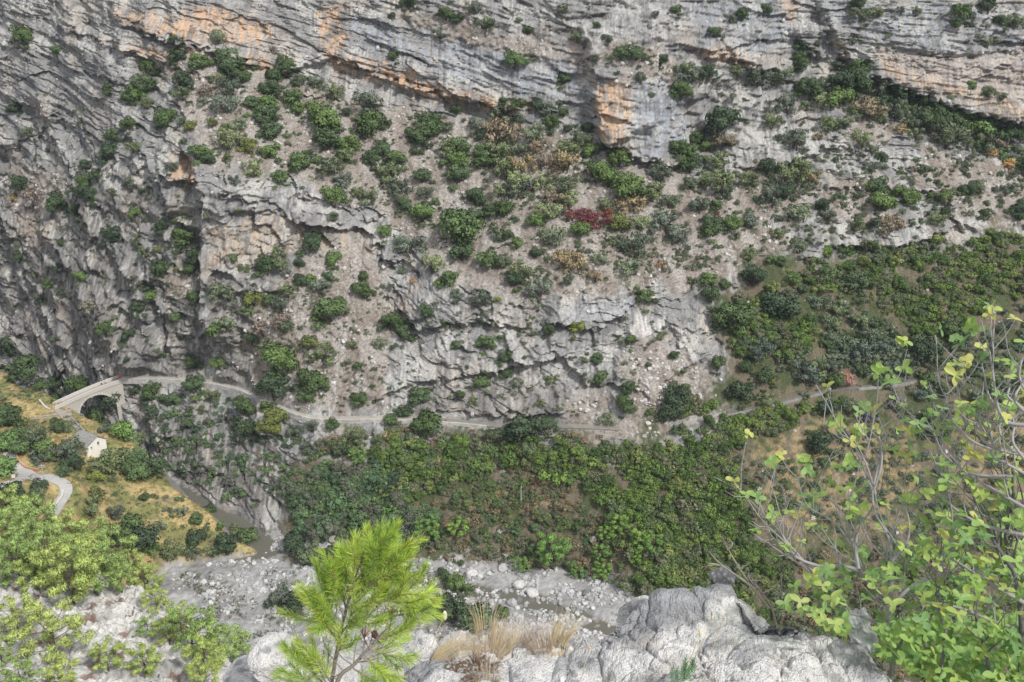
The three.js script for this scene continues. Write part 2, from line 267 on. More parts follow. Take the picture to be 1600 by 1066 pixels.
// ------------------------------------------------------------------ naming
const taken = new Map();
function numbered(name) { const k = taken.get(name) || 0; taken.set(name, k + 1); return k ? name + '_' + String(k).padStart(3, '0') : name; }
function shade(o) { o.traverse((m) => { if (m.isMesh) { m.castShadow = true; m.receiveShadow = true; } }); return o; }
function tag(o, label, category, group) { o.userData.label = label; if (category) o.userData.category = category; if (group) o.userData.group = group; return o; }
function top(o, name, kind) { o.name = numbered(name); if (kind) o.userData.kind = kind; scene.add(o); return shade(o); }
function part(geo, mat, name, parent) { const m = new THREE.Mesh(geo, mat); m.name = name; parent.add(m); m.castShadow = m.receiveShadow = true; return m; }

// ------------------------------------------------------------------ ground sheets
function gridMesh(nu, nv, pos, col, keep) {
  const p = new Float32Array(nu * nv * 3), c = new Float32Array(nu * nv * 3), idx = [], v = [0, 0, 0], q = [0, 0, 0], ok = new Uint8Array(nu * nv);
  for (let j = 0; j < nv; j++) for (let i = 0; i < nu; i++) { const k = j * nu + i; ok[k] = pos(i, j, v, q) === false ? 0 : 1; p.set(v, k * 3); c.set(q, k * 3); }
  for (let j = 0; j < nv - 1; j++) for (let i = 0; i < nu - 1; i++) {
    const a = j * nu + i, b = a + 1, d = a + nu, e = d + 1;
    if (!(ok[a] || ok[b] || ok[d] || ok[e])) continue;
    idx.push(a, b, e, a, e, d);
  }
  const g = new THREE.BufferGeometry();
  g.setAttribute('position', new THREE.BufferAttribute(p, 3)); g.setAttribute('color', new THREE.BufferAttribute(c, 3)); g.setIndex(idx); g.computeVertexNormals();
  return g;
}
const C = (r, g, b) => [r, g, b];
const lerp3 = (a, b, t, out) => { out[0] = mix(a[0], b[0], t); out[1] = mix(a[1], b[1], t); out[2] = mix(a[2], b[2], t); };
const GREY = C(0.255, 0.252, 0.25), PALE = C(0.44, 0.43, 0.41), BLUE = C(0.30, 0.325, 0.365), ORANGE = C(0.53, 0.36, 0.235), DARK = C(0.10, 0.10, 0.105), TAN = C(0.46, 0.37, 0.28), SCREE = C(0.36, 0.33, 0.30), SCREE2 = C(0.25, 0.215, 0.185), SOIL = C(0.15, 0.125, 0.085), LITTER = C(0.07, 0.085, 0.035), GOLD = C(0.33, 0.25, 0.135), WHITE = C(0.55, 0.53, 0.50);
// where the photograph shows rock of a colour of its own
const hues = [
  [ORANGE, 0.85, [165, 12, 260, 20, 330, 8, 400, 22, 450, 62, 420, 72, 300, 66, 230, 50]], [ORANGE, 0.8, [125, 50, 210, 68, 300, 72, 400, 82, 450, 108, 420, 118, 330, 98, 220, 88]],
  [ORANGE, 0.9, [495, 12, 535, 5, 545, 60, 540, 78, 655, 112, 650, 145, 590, 132, 520, 112, 500, 70]], [ORANGE, 0.85, [640, 118, 720, 138, 830, 158, 850, 172, 770, 178, 690, 165, 640, 148]],
  [ORANGE, 0.95, [925, 128, 955, 118, 985, 135, 986, 178, 968, 196, 982, 212, 962, 228, 930, 206]], [ORANGE, 0.85, [1085, 72, 1130, 72, 1195, 98, 1190, 108, 1100, 96]], [ORANGE, 0.85, [1205, -5, 1248, -5, 1242, 52, 1228, 40]], [ORANGE, 0.7, [1290, 50, 1310, 60, 1330, 105, 1322, 112]],
  [TAN, 0.95, [1350, 58, 1410, 72, 1500, 80, 1640, 62, 1640, 195, 1560, 178, 1470, 150, 1370, 118]], [ORANGE, 0.5, [1350, 62, 1410, 78, 1500, 85, 1640, 66, 1640, 190, 1560, 170, 1470, 140, 1370, 112]], [ORANGE, 0.8, [20, 322, 60, 316, 92, 345, 88, 386, 55, 392]], [ORANGE, 0.75, [50, 145, 80, 160, 76, 205, 58, 196]], [ORANGE, 0.85, [268, 228, 312, 240, 320, 282, 300, 302, 276, 282]],
  [TAN, 0.7, [330, 345, 420, 325, 520, 350, 602, 372, 592, 402, 500, 392, 400, 395, 335, 410]], [ORANGE, 0.8, [612, 452, 652, 470, 652, 484, 614, 474]], [ORANGE, 0.7, [36, 470, 60, 505, 78, 562, 66, 560, 36, 510]], [ORANGE, 0.6, [70, 440, 105, 470, 135, 540, 120, 540, 88, 490]],
  [TAN, 0.55, [670, 560, 740, 555, 800, 570, 770, 595, 680, 600]], [ORANGE, 0.5, [250, 505, 290, 515, 286, 535, 254, 532]], [ORANGE, 0.6, [880, 40, 905, 60, 915, 110, 900, 100]],
  [BLUE, 0.7, [540, 20, 620, 30, 760, 70, 900, 100, 920, 160, 860, 160, 700, 120, 560, 70]], [BLUE, 0.75, [985, 125, 1080, 110, 1080, 240, 1000, 240, 985, 200]], [BLUE, 0.6, [1060, 0, 1230, 0, 1260, 90, 1090, 70]], [BLUE, 0.5, [1260, 0, 1640, 0, 1640, 180, 1400, 110]], [BLUE, 0.5, [860, 468, 1000, 460, 990, 500, 870, 505]],
  [PALE, 0.75, [1120, 140, 1210, 130, 1260, 255, 1140, 270]], [WHITE, 1.0, [958, 508, 1000, 492, 1045, 494, 1090, 532, 1060, 548, 1020, 532, 985, 540]], [PALE, 0.6, [420, 282, 600, 350, 640, 440, 600, 360, 500, 320]], [PALE, 0.55, [590, 560, 900, 520, 930, 640, 600, 650]], [WHITE, 0.85, [985, 558, 1042, 556, 1050, 640, 1032, 674, 988, 674, 1000, 620]],
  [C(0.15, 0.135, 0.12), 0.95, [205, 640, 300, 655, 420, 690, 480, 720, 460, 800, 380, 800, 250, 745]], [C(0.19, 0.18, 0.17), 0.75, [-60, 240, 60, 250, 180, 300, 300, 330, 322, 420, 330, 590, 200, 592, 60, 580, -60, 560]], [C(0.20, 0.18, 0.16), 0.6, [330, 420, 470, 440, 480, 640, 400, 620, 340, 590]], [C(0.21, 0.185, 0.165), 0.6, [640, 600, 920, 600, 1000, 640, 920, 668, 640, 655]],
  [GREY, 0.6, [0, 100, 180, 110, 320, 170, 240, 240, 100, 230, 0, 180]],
].map(([c, a, l]) => ({ c, a, ...POLY(l) }));
const golden = [[1180, 700, 1240, 665, 1310, 645, 1420, 690, 1440, 760, 1400, 800, 1260, 830, 1190, 800], [1500, 640, 1620, 640, 1620, 760, 1480, 760], [740, 775, 800, 770, 870, 778, 880, 792, 800, 797, 750, 792]].map(POLY);
function rockColour(X, y, loose, soil, out) {
  const w = 1.6 * n2(X * 0.3, y * 0.3) + 0.7 * n2(X * 0.9, y * 0.9);
  const s = fbm(X * 0.06, y * 0.06 + 4, 4);
  lerp3(GREY, PALE, sstep(-0.25, 0.45, s + 0.25 * n2(X * 0.7, y * 0.7)), out);
  const t = sstep(0.05, 0.4, fbm(X * 0.04 + 90, y * 0.03, 3)); lerp3(out, TAN, t * 0.26, out);
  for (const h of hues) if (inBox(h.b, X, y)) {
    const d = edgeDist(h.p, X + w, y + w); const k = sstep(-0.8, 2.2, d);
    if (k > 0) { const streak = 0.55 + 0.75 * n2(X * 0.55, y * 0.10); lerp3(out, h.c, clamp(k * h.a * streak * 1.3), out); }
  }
  // dark water stains that run down the rock, pale patches where it broke
  const st = sstep(0.25, 0.7, n2(X * 0.8 + 3, y * 0.07) * 0.7 + n2(X * 0.12, y * 0.09 + 70) * 0.6); lerp3(out, DARK, st * 0.55, out);
  const darkPatch = sstep(0.12, 0.5, fbm(X * 0.11 + 200, y * 0.13, 4)); lerp3(out, C(0.14, 0.135, 0.135), darkPatch * 0.6, out);  // dark grey patches spread by noise deepen the rock's contrast
  const sp = n2(X * 1.7, y * 1.7) * 0.5 + n2(X * 0.9, y * 2.1 + X * 0.5) * 0.5; const b = 1.06 + 0.42 * sp;
  out[0] *= b; out[1] *= b; out[2] *= b;
  if (loose > -1.5) {
    const k = sstep(-1.5, 1.5, loose), q = sstep(-0.35, 0.35, fbm(X * 0.09 + 12, y * 0.06 + X * 0.03, 4)), g = 1 + 0.42 * n2(X * 1.9, y * 2.3) + 0.22 * n2(X * 0.8, y);
    const e = [0, 0, 0]; lerp3(SCREE2, SCREE, q, e); lerp3(out, e.map((x) => x * g), k, out);
  }
  if (soil > -8) {
    const k = sstep(-4, 5, soil + 3 * n2(X * 0.5, y * 0.5)), e = [0, 0, 0], q = fbm(X * 0.08, y * 0.09 + 33, 4), g = 1 + 0.3 * n2(X * 1.8, y * 2.2);
    lerp3(SOIL, LITTER, sstep(-0.2, 0.2, q), e);
    let gd = -99; for (const a of golden) gd = Math.max(gd, areaDist(a, X + 2 * w, y + w));
    lerp3(e, GOLD, sstep(-4, 3, gd) * sstep(-0.3, 0.25, fbm(X * 0.22 + 8, y * 0.5, 3)) * 0.85, e);
    lerp3(out, e.map((x) => x * g), k, out);
  }
}
const groundMat = new THREE.MeshStandardMaterial({ vertexColors: true, roughness: 0.95, metalness: 0 }), cliffMat = groundMat.clone();
{ // grain of broken limestone: cracks, chips and speckle, 1 tile = 36 m
  const S = 1024, d = new Uint8Array(S * S * 4), bd = new Uint8Array(S * S * 4), per = (f, q) => (i, j) => { const a = i / S * 6.28318, b = j / S * 6.28318; return n3(Math.cos(a) * f + q, Math.sin(a) * f + Math.cos(b) * f, Math.sin(b) * f - q); };
  const A = per(6, 0), B = per(14, 9), D = per(34, 20), E = per(75, 31);
  for (let j = 0; j < S; j++) for (let i = 0; i < S; i++) {
    const a = A(i, j), b = B(i, j), e = D(i, j), f = E(i, j), crack = Math.max(sstep(0.10, 0.0, Math.abs(a + 0.2 * e)), 0.8 * sstep(0.10, 0, Math.abs(b + 0.25 * f)));
    const v = 0.80 + 0.10 * b + 0.13 * e + 0.13 * f - 0.34 * crack, h = 0.55 + 0.15 * b + 0.15 * e + 0.1 * f - 0.3 * crack, o = (j * S + i) * 4;
    d[o] = d[o + 1] = d[o + 2] = 255 * Math.pow(clamp(v), 1 / 2.2); bd[o] = bd[o + 1] = bd[o + 2] = 255 * clamp(h); d[o + 3] = bd[o + 3] = 255;
  }
  const tx = (q) => { const t = new THREE.DataTexture(q, S, S); t.wrapS = t.wrapT = THREE.RepeatWrapping; t.magFilter = THREE.LinearFilter; t.minFilter = THREE.LinearMipmapLinearFilter; t.generateMipmaps = true; t.needsUpdate = true; return t; };
  cliffMat.map = tx(d); cliffMat.map.colorSpace = THREE.SRGBColorSpace; cliffMat.bumpMap = tx(bd); cliffMat.bumpScale = 0.22;
}
function metres(g, tile) { const p = g.attributes.position, uv = new Float32Array(p.count * 2); for (let i = 0; i < p.count; i++) { uv[i * 2] = p.getX(i) / tile; uv[i * 2 + 1] = (p.getY(i) * 0.9 - p.getZ(i) * 0.6) / tile; } g.setAttribute('uv', new THREE.BufferAttribute(uv, 2)); return g; }
{
  const NX = 1240, X0 = -245, X1 = 235, rows = [];
  const seg = [[0, 1, 6], [1, 2, 140], [2, 3, 4], [3, 4, 165], [4, 5, 185], [5, 6, 110], [6, 7, 24]];
  for (const [i, , n] of seg) for (let k = 0; k < n; k++) rows.push([i, k / n]);
  rows.push([6, 1]);
  const g = gridMesh(NX, rows.length, (i, j, v, q) => {
    const X = mix(X0, X1, i / (NX - 1)), p = profile(X), [s, t] = rows[j];
    const y = mix(p.ys[s], p.ys[s + 1], t), loose = looseAt(X, y), soil = earthAt(X, y);
    const Zb = mix(p.Zs[s], p.Zs[s + 1], t), Z = Zb - relief(X, y, loose, soil) * benchFade(X, y);
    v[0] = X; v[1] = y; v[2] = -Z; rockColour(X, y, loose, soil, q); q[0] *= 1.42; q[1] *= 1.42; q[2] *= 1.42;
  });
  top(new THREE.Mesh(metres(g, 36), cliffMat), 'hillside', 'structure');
}
const near = { grass: [] };
function spurColour(X, Z, out) {
  const y = farGroundY(X, Z), sp = X < -40 ? spurY(X, Z) - bedY(X, Z) : -5, g = 1 + 0.25 * n2(X * 1.3, Z * 1.3) + 0.15 * n2(X * 0.5, Z * 0.5);
  const e = [0, 0, 0];
  lerp3(C(0.25, 0.247, 0.243), C(0.37, 0.367, 0.36), sstep(-0.3, 0.4, fbm(X * 0.05 + 3, Z * 0.05, 4)), e);
  if (y < 0.25) lerp3(e, C(0.17, 0.15, 0.12), sstep(0.3, -0.1, y), e);
  if (sp > -1) {
    const h = [0, 0, 0]; lerp3(C(0.44, 0.34, 0.16), C(0.20, 0.20, 0.075), sstep(-0.2, 0.25, fbm(X * 0.07, Z * 0.07, 4) + 0.25 * n2(X * 0.5, Z * 0.5)), h); lerp3(h, SOIL, sstep(0.15, 0.5, fbm(X * 0.1 + 40, Z * 0.1, 3)) * 0.5, h);
    const d = -edgeDist(spurEdge, X, Z); lerp3(h, GREY, sstep(0, 4, d), h);
    lerp3(e, h, sstep(0.1, 2.6, sp + 0.8 * n2(X * 0.4, Z * 0.4)), e);
  }
  out[0] = e[0] * g; out[1] = e[1] * g; out[2] = e[2] * g;
}
{
  const NX = 560, NZ = 370, X0 = -235, X1 = 145, Z0 = 185, Z1 = 437;
  const g = gridMesh(NX, NZ, (i, j, v, q) => {
    const X = mix(X0, X1, i / (NX - 1)), Z = mix(Z0, Z1, j / (NZ - 1)), y = farGroundY(X, Z); v[0] = X; v[1] = y; v[2] = -Z;
    spurColour(X, Z, q); return Z < L0.Z(X) + 16;
  });
  g.index.array.reverse(); g.computeVertexNormals();
  top(new THREE.Mesh(g, groundMat), 'ground', 'structure');
}
{
  const xs = [], zs = []; for (let x = -125; x < -78; x += 0.7) xs.push(x); for (let x = -78; x < -14; x += 0.17) xs.push(x); for (let x = -14; x <= 45; x += 1.1) xs.push(x);
  for (let z = 1; z < 78; z += 1.1) zs.push(z); for (let z = 78; z < 140; z += 0.19) zs.push(z); for (let z = 140; z < 215; z += 0.9) zs.push(z);
  const red = C(0.20, 0.105, 0.07);
  const g = gridMesh(xs.length, zs.length, (i, j, v, q) => {
    const X = xs[i], Z = zs[j], y = hillY(X, Z); v[0] = X; v[1] = y; v[2] = -Z;
    const cr = sstep(0.06, 0, Math.abs(n2(X * 0.32 + 0.3 * n2(X, Z), Z * 0.32))) * 0.75, t = sstep(-0.05, 0.5, fbm(X * 0.12, Z * 0.12, 4));
    lerp3(C(0.62, 0.605, 0.58), C(0.36, 0.355, 0.345), t, q); lerp3(q, C(0.15, 0.14, 0.13), cr, q);
    lerp3(q, red, 0.8 * sstep(0.30, 0.44, fbm(X * 0.16 + 30, Z * 0.16, 4)), q);
    const b = 1 + 0.16 * n2(X * 2.3, Z * 2.3) + 0.12 * n2(X * 0.9, Z * 1.1); q[0] *= b * 1.5; q[1] *= b * 1.5; q[2] *= b * 1.5;
  });
  g.index.array.reverse(); g.computeVertexNormals();
  const m = cliffMat.clone(); m.bumpScale = 0.15; top(new THREE.Mesh(metres(g, 13), m), 'hill', 'structure');
}
// ------------------------------------------------------------------ plants: shapes
function leafCloud(seed, o) {      // many small leaf faces spread through lobes; radius about 1, foot at y = 0
  const R = rng(seed), pos = [], nor = [], col = [], idx = [], lob = [...(o.at || [])];
  const a = new THREE.Vector3(), b = new THREE.Vector3(), n = new THREE.Vector3(), c = new THREE.Vector3(), d = new THREE.Vector3(), u = new THREE.Vector3();
  for (let i = 0; i < o.lobes; i++) {
    const t = R() * 6.283, r = o.spread * Math.sqrt(R()), h = o.h0 + (o.h1 - o.h0) * R() * (1 - 0.35 * r), s = o.l0 + (o.l1 - o.l0) * R();
    lob.push([Math.cos(t) * r, Math.max(h, s * 0.55), Math.sin(t) * r, s, 0.8 + 0.4 * R()]);
  }
  for (let k = 0; k < o.n; k++) {
    const L = lob[Math.floor(R() * lob.length)];
    d.set(R() * 2 - 1, R() * 2 - 1, R() * 2 - 1).normalize(); if (d.y < -0.35 && R() < 0.7) d.y *= -1;
    const rr = L[3] * (o.fill + (1 - o.fill) * Math.pow(R(), 0.5)) * (1 + 0.18 * (R() - 0.5));
    c.set(L[0] + d.x * rr, L[1] + d.y * rr * 0.85, L[2] + d.z * rr);
    if (c.y < 0.02) c.y = 0.02 + 0.1 * R();
    n.copy(d).addScaledVector(u.set(R() - 0.5, R() - 0.5, R() - 0.5), 1.7).normalize();
    a.set(R() - 0.5, R() - 0.5, R() - 0.5).cross(n).normalize(); b.crossVectors(n, a);
    if (o.up) { a.addScaledVector(u.set(0, 1, 0), o.up).normalize(); b.crossVectors(n, a).normalize(); }
    const s = o.size * (0.6 + 0.8 * R()), w = s * o.wide, m = pos.length / 3, v = L[4] * (0.72 + 0.56 * R());
    for (const [p, q] of [[-1, -0.5], [0.1, -1], [1, 0.3], [-0.2, 1]]) {
      pos.push(c.x + a.x * s * p + b.x * w * q, c.y + a.y * s * p + b.y * w * q, c.z + a.z * s * p + b.z * w * q);
      u.copy(n).addScaledVector(d, 0.9).normalize(); nor.push(u.x, u.y, u.z); col.push(v, v * (0.95 + 0.1 * L[4]), v);
    }
    idx.push(m, m + 1, m + 2, m, m + 2, m + 3);
  }
  const g = new THREE.BufferGeometry();
  g.setAttribute('position', new THREE.Float32BufferAttribute(pos, 3)); g.setAttribute('normal', new THREE.Float32BufferAttribute(nor, 3)); g.setAttribute('color', new THREE.Float32BufferAttribute(col, 3)); g.setIndex(idx);
  return g;
}
function limb(pts, r0, r1, sides = 5) {   // tapered tube through points
  const cur = new THREE.CatmullRomCurve3(pts.map((p) => new THREE.Vector3(...p))), n = Math.max(2, pts.length * 3 - 2), g = new THREE.TubeGeometry(cur, n, 1, sides, false);
  const p = g.attributes.position, c = new THREE.Vector3();
  for (let i = 0; i <= n; i++) { cur.getPointAt(i / n, c); const r = mix(r0, r1, i / n); for (let j = 0; j <= sides; j++) { const k = i * (sides + 1) + j; p.setXYZ(k, c.x + (p.getX(k) - c.x) * r, c.y + (p.getY(k) - c.y) * r, c.z + (p.getZ(k) - c.z) * r); } }
  return g;
}
function stems(seed, n, h, spread, r) { const R = rng(seed), gs = []; for (let i = 0; i < n; i++) { const t = R() * 6.28, q = spread * (0.4 + R() * 0.6); gs.push(limb([[0.05 * Math.cos(t), -0.25, 0.05 * Math.sin(t)], [q * 0.4 * Math.cos(t), h * 0.5, q * 0.4 * Math.sin(t)], [q * Math.cos(t + 0.4), h, q * Math.sin(t + 0.4)]], r, r * 0.3, 4)); } return mergeGeometries(gs); }
const leafMat = (r, g, b, rough = 0.8) => new THREE.MeshStandardMaterial({ color: new THREE.Color().setRGB(r, g, b), vertexColors: true, roughness: rough, side: THREE.DoubleSide });
const barkMat = new THREE.MeshStandardMaterial({ color: new THREE.Color().setRGB(0.13, 0.10, 0.08), roughness: 0.95 });
const greyBark = new THREE.MeshStandardMaterial({ color: new THREE.Color().setRGB(0.34, 0.32, 0.30), roughness: 0.9 });
const dense = [1, 2, 3, 4, 5, 6, 7].map((s) => leafCloud(s * 31, { lobes: 9 + s, spread: 0.62, h0: 0.35, h1: 1.15, l0: 0.28, l1: 0.5, n: 2300, fill: 0.5, size: 0.062, wide: 0.7 }));
const airy = [1, 2, 3, 4, 5].map((s) => leafCloud(s * 57, { lobes: 13 + s, spread: 0.72, h0: 0.3, h1: 1.2, l0: 0.2, l1: 0.38, n: 1700, fill: 0.3, size: 0.066, wide: 0.45, up: 0.5 }));
const dried = [1, 2, 3].map((s) => leafCloud(s * 91, { lobes: 14, spread: 0.8, h0: 0.25, h1: 0.85, l0: 0.2, l1: 0.36, n: 900, fill: 0.25, size: 0.085, wide: 0.35, up: 0.8 }));
const bushStems = [stems(5, 5, 0.8, 0.6, 0.05), stems(8, 6, 0.75, 0.65, 0.045)];
// kinds of bush: words, shape, colours (three tones each)
const tones = (r, g, b) => [0.82, 1, 1.2].map((k) => leafMat(r * k, g * k, b * (1.1 - 0.1 * k)));
const KIND = {
  D: ['dark green rounded bush', dense, tones(0.072, 0.108, 0.046)], G: ['mid green rounded bush', dense, tones(0.115, 0.168, 0.064)], O: ['grey-green loose bush', airy, tones(0.145, 0.172, 0.10)],
  P: ['pale grey-green wispy bush', airy, tones(0.22, 0.25, 0.16)], B: ['brown dried-out bush', dried, tones(0.30, 0.23, 0.16)], Y: ['yellowish green bush', dense, tones(0.18, 0.20, 0.06)],
  R: ['dark red bush', dried, tones(0.24, 0.065, 0.062)], T: ['orange-tan withered bush', dried, tones(0.50, 0.29, 0.15)], K: ['grey leafless-looking bush', dried, tones(0.21, 0.20, 0.19)],
  A: ['silvery green olive tree', airy, tones(0.15, 0.185, 0.118)], L: ['bright light green bush', dense, tones(0.17, 0.27, 0.09)], M: ['pinkish tan withered tree', dried, tones(0.62, 0.33, 0.22)],
};
const LAND = [['the stone arch bridge', 140, 612], ['the small white house', 140, 695], ['the orange face of the jutting cliff', 955, 170], ['the dark cave in the left cliff', 298, 262], ['the rock arch over the scree hollow', 575, 372], ['the dark red bushes', 925, 340], ['the pale rock slab', 1020, 520], ['the rounded grey rock dome', 1165, 190], ['the pinkish withered tree', 1318, 592], ['the pole on the lower slope', 813, 770], ['the pole on the terraces', 1292, 635], ['the long orange overhang', 420, 100], ['the large white river boulder', 830, 925], ['the streaked top right cliff', 1480, 120], ['the bend in the road', 80, 760], ['the brown pool in the gorge', 370, 800], ['the stone track bend', 1125, 655]];
const ORD = ['nearest', 'second nearest', 'third nearest', 'fourth nearest', 'fifth nearest', 'sixth nearest', 'seventh nearest', 'eighth nearest', 'ninth nearest', 'tenth nearest', 'eleventh nearest', 'twelfth nearest', 'thirteenth nearest', 'fourteenth nearest', 'fifteenth nearest', 'sixteenth nearest', 'seventeenth nearest'];
const bushes = [];
function whereIs(px, py) { let best = null, bd = 1e9; for (const l of LAND) { const d = Math.hypot(px - l[1], py - l[2]); if (d < bd) { bd = d; best = l; } } const dx = px - best[1], dy = py - best[2]; const dir = Math.abs(dx) > Math.abs(dy) ? (dx > 0 ? 'right of' : 'left of') : (dy > 0 ? 'below' : 'above'); return [best[0], dir, bd]; }
function bushList(ox, oy, sc, text) { let k = 'D'; for (const w of text.trim().split(/\s+/)) { if (/^[A-Z]$/.test(w)) { k = w; continue; } const [x, y, r] = w.split(',').map(Number); bushes.push([k, ox + x / sc, oy + y / sc, r / sc]); } }
const Q = 2.961;
bushList(0, 0, Q, `D 105,165,55 820,200,40 815,260,40 690,300,50 745,335,30 595,450,30 1120,360,40 840,375,45 770,550,50 1270,360,45 1325,305,55 1500,650,65 515,705,50 535,625,45 595,575,35 505,430,25 400,765,35 450,810,35 395,850,40 400,900,45 105,860,45 275,945,60 360,975,45 750,1040,35 70,500,35
 G 265,235,35 810,300,25 665,390,55 635,430,45 930,290,50 1085,280,65 1060,330,50 850,560,25 1165,480,40 1240,480,45 1250,410,55 1355,455,40 1380,510,35 1225,550,60 1265,605,55 1490,550,75 1235,705,45 1400,745,60 1300,820,40 910,705,45 960,740,30 625,990,30 1545,910,50
 O 680,480,35 1010,370,40 1070,400,60 845,430,45 880,395,30 1380,375,40 1460,380,40 1550,430,50 1515,775,60 1585,720,50 1085,835,30 850,655,25 1045,735,30 615,680,30 505,395,35 130,610,35 1105,965,40 1540,1005,30 955,990,25 675,885,30 610,845,40 790,770,35 840,1020,40 520,890,25
 P 1015,175,45 1040,480,60 935,475,30 1450,480,35 1105,575,45 1060,640,65 1580,840,40 1170,790,50 B 955,420,40 165,895,50 60,915,30 Y 885,585,30 980,570,25 1045,590,25 1150,680,40`);
bushList(530, 0, Q, `D 320,8,40 495,60,35 540,90,30 245,75,20 250,265,30 870,145,25 1190,115,25 1490,280,30 1555,45,30 1035,370,30 145,580,70 355,630,60 410,560,60 545,510,30 30,520,25 150,740,40 705,980,40 770,965,45 690,740,55 670,620,40 820,490,40 760,470,30 910,490,35 980,575,40 1040,525,25 1060,595,25 1230,675,35 1150,590,30 1560,760,50 1580,690,40
 G 810,275,50 1300,245,45 1370,250,40 1580,415,45 415,600,50 45,670,55 200,690,40 260,730,55 385,815,45 300,940,40 385,985,55 545,670,55 480,755,25 555,750,50 550,815,50 15,905,25 630,915,50 630,995,40 550,1050,100 660,690,45 1165,700,40 1300,735,50 1205,800,55 1250,830,30 910,1020,40 1340,870,70
 O 465,155,35 625,40,40 675,120,50 830,95,20 1040,45,30 1105,165,45 1245,175,30 900,265,25 1185,270,25 1460,65,20 1590,330,45 1395,360,30 1445,440,20 130,490,75 500,585,35 20,715,40 215,800,60 275,870,60 405,890,40 445,935,25 505,700,50 90,900,35 825,880,60 765,790,60 740,700,60 830,700,40 820,550,50 760,640,35 975,510,60 1115,650,50 1055,690,60 1060,855,60 1235,945,45 1440,890,60 1525,930,40 1490,800,60
 P 140,915,50 30,830,40 740,880,50 830,840,60 640,580,40 740,530,60 905,620,50 940,850,50 960,970,60 1060,925,45 1500,1030,70 1380,1030,45 B 770,595,90 925,665,50 850,750,60 940,745,60 1045,750,80 1000,910,55 1350,930,70 Y 205,200,14 1290,1030,50 R 885,870,20 1080,990,34 1150,985,60 1200,1015,60 1230,975,36`);
bushList(1060, 0, Q, `D 290,70,35 400,50,30 165,150,35 560,215,38 562,265,36 570,305,35 140,330,50 740,380,70 850,330,60 830,380,60 1010,430,60 1080,440,60 1140,470,60 1220,490,60 1150,560,70 1250,540,60 1330,530,60 1440,580,50 1490,570,50 1540,630,50 1590,760,40 730,590,25 190,580,80 30,700,60 60,760,50 410,775,50 80,640,45 500,880,45 655,955,35 1335,880,40 1415,985,30 1235,980,25 1575,985,50 935,730,30 835,15,35 1290,60,60 1285,110,30 1430,20,50 1490,95,35
 G 15,415,45 590,400,50 610,420,50 745,460,60 1370,590,70 1360,400,25 120,680,35 175,950,35 160,1045,50 255,1030,45 915,860,50 935,930,65 1010,885,40 1065,920,45 1170,915,40 1235,910,30
 O 240,90,30 605,240,30 650,200,25 735,300,45 45,330,60 280,320,45 370,360,60 480,350,60 660,395,45 920,410,50 1000,510,65 930,540,45 850,535,30 1090,570,50 1240,620,80 1400,660,60 1430,420,40 1490,440,30 690,580,40 540,645,55 430,560,45 170,745,60 540,800,80 430,910,60 320,820,50 180,840,70 215,885,40 45,850,40 95,955,45 685,1000,45 1380,860,40 1515,875,40 1190,1010,50 820,1030,50 890,1030,50 1140,780,25 885,770,35 840,60,50 920,60,35 1030,45,25 1100,50,30 1560,100,50 1430,200,25 1385,180,20 1330,190,20
 P 665,475,45 590,490,35 500,490,60 1090,620,40 850,640,50 770,570,40 340,1020,45 575,980,60 B 870,490,70 1480,650,50 1165,605,25 1025,590,40 650,625,35 210,640,50 610,810,50 990,1030,55 T 1525,745,46 1450,700,30 R 185,985,18`);
bushList(0, 350, Q, `D 95,150,30 275,210,25 285,90,25 225,280,30 535,50,50 650,100,25 850,60,65 755,215,55 875,215,35 910,150,50 910,340,40 640,385,35 490,480,45 590,520,35 585,630,20 1235,190,50 1450,90,55 1385,180,30 1390,260,35 1270,740,80 1440,730,60 540,790,70 625,770,30 705,780,50 1130,850,50 1150,940,50 1540,930,30 360,745,50 270,730,40 40,570,60 120,680,80 185,755,30 280,800,40 270,930,45 40,890,70
 G 370,240,35 715,335,40 815,425,35 755,600,20 905,640,40 1010,640,35 1080,155,30 1545,160,40 1440,260,30 1520,240,35 1255,350,30 1330,475,35 1170,530,40 985,490,50 1525,400,70 1290,590,75 1330,640,55 1415,800,35 795,810,45 900,750,50 910,990,25 1580,1030,50 80,980,50 470,890,50 440,875,40
 O 170,230,25 185,345,35 290,315,30 640,60,30 665,130,35 670,295,30 1135,205,30 1300,190,40 1290,130,35 1335,300,40 1305,370,40 1145,400,40 1500,600,60 990,790,30 1360,960,40 1430,1040,35 1440,930,40 700,870,40 650,990,40 165,960,50 490,950,30 330,1040,60
 P 1480,290,55 1045,470,45 985,310,50 1060,310,50 1080,1010,25 B 1215,470,50 1310,440,55 K 430,375,50 130,725,40 Y 735,120,22 820,210,25 1180,350,45 1425,550,45 1280,890,55 1225,945,35 1275,950,30 L 20,1000,60 580,960,60`);
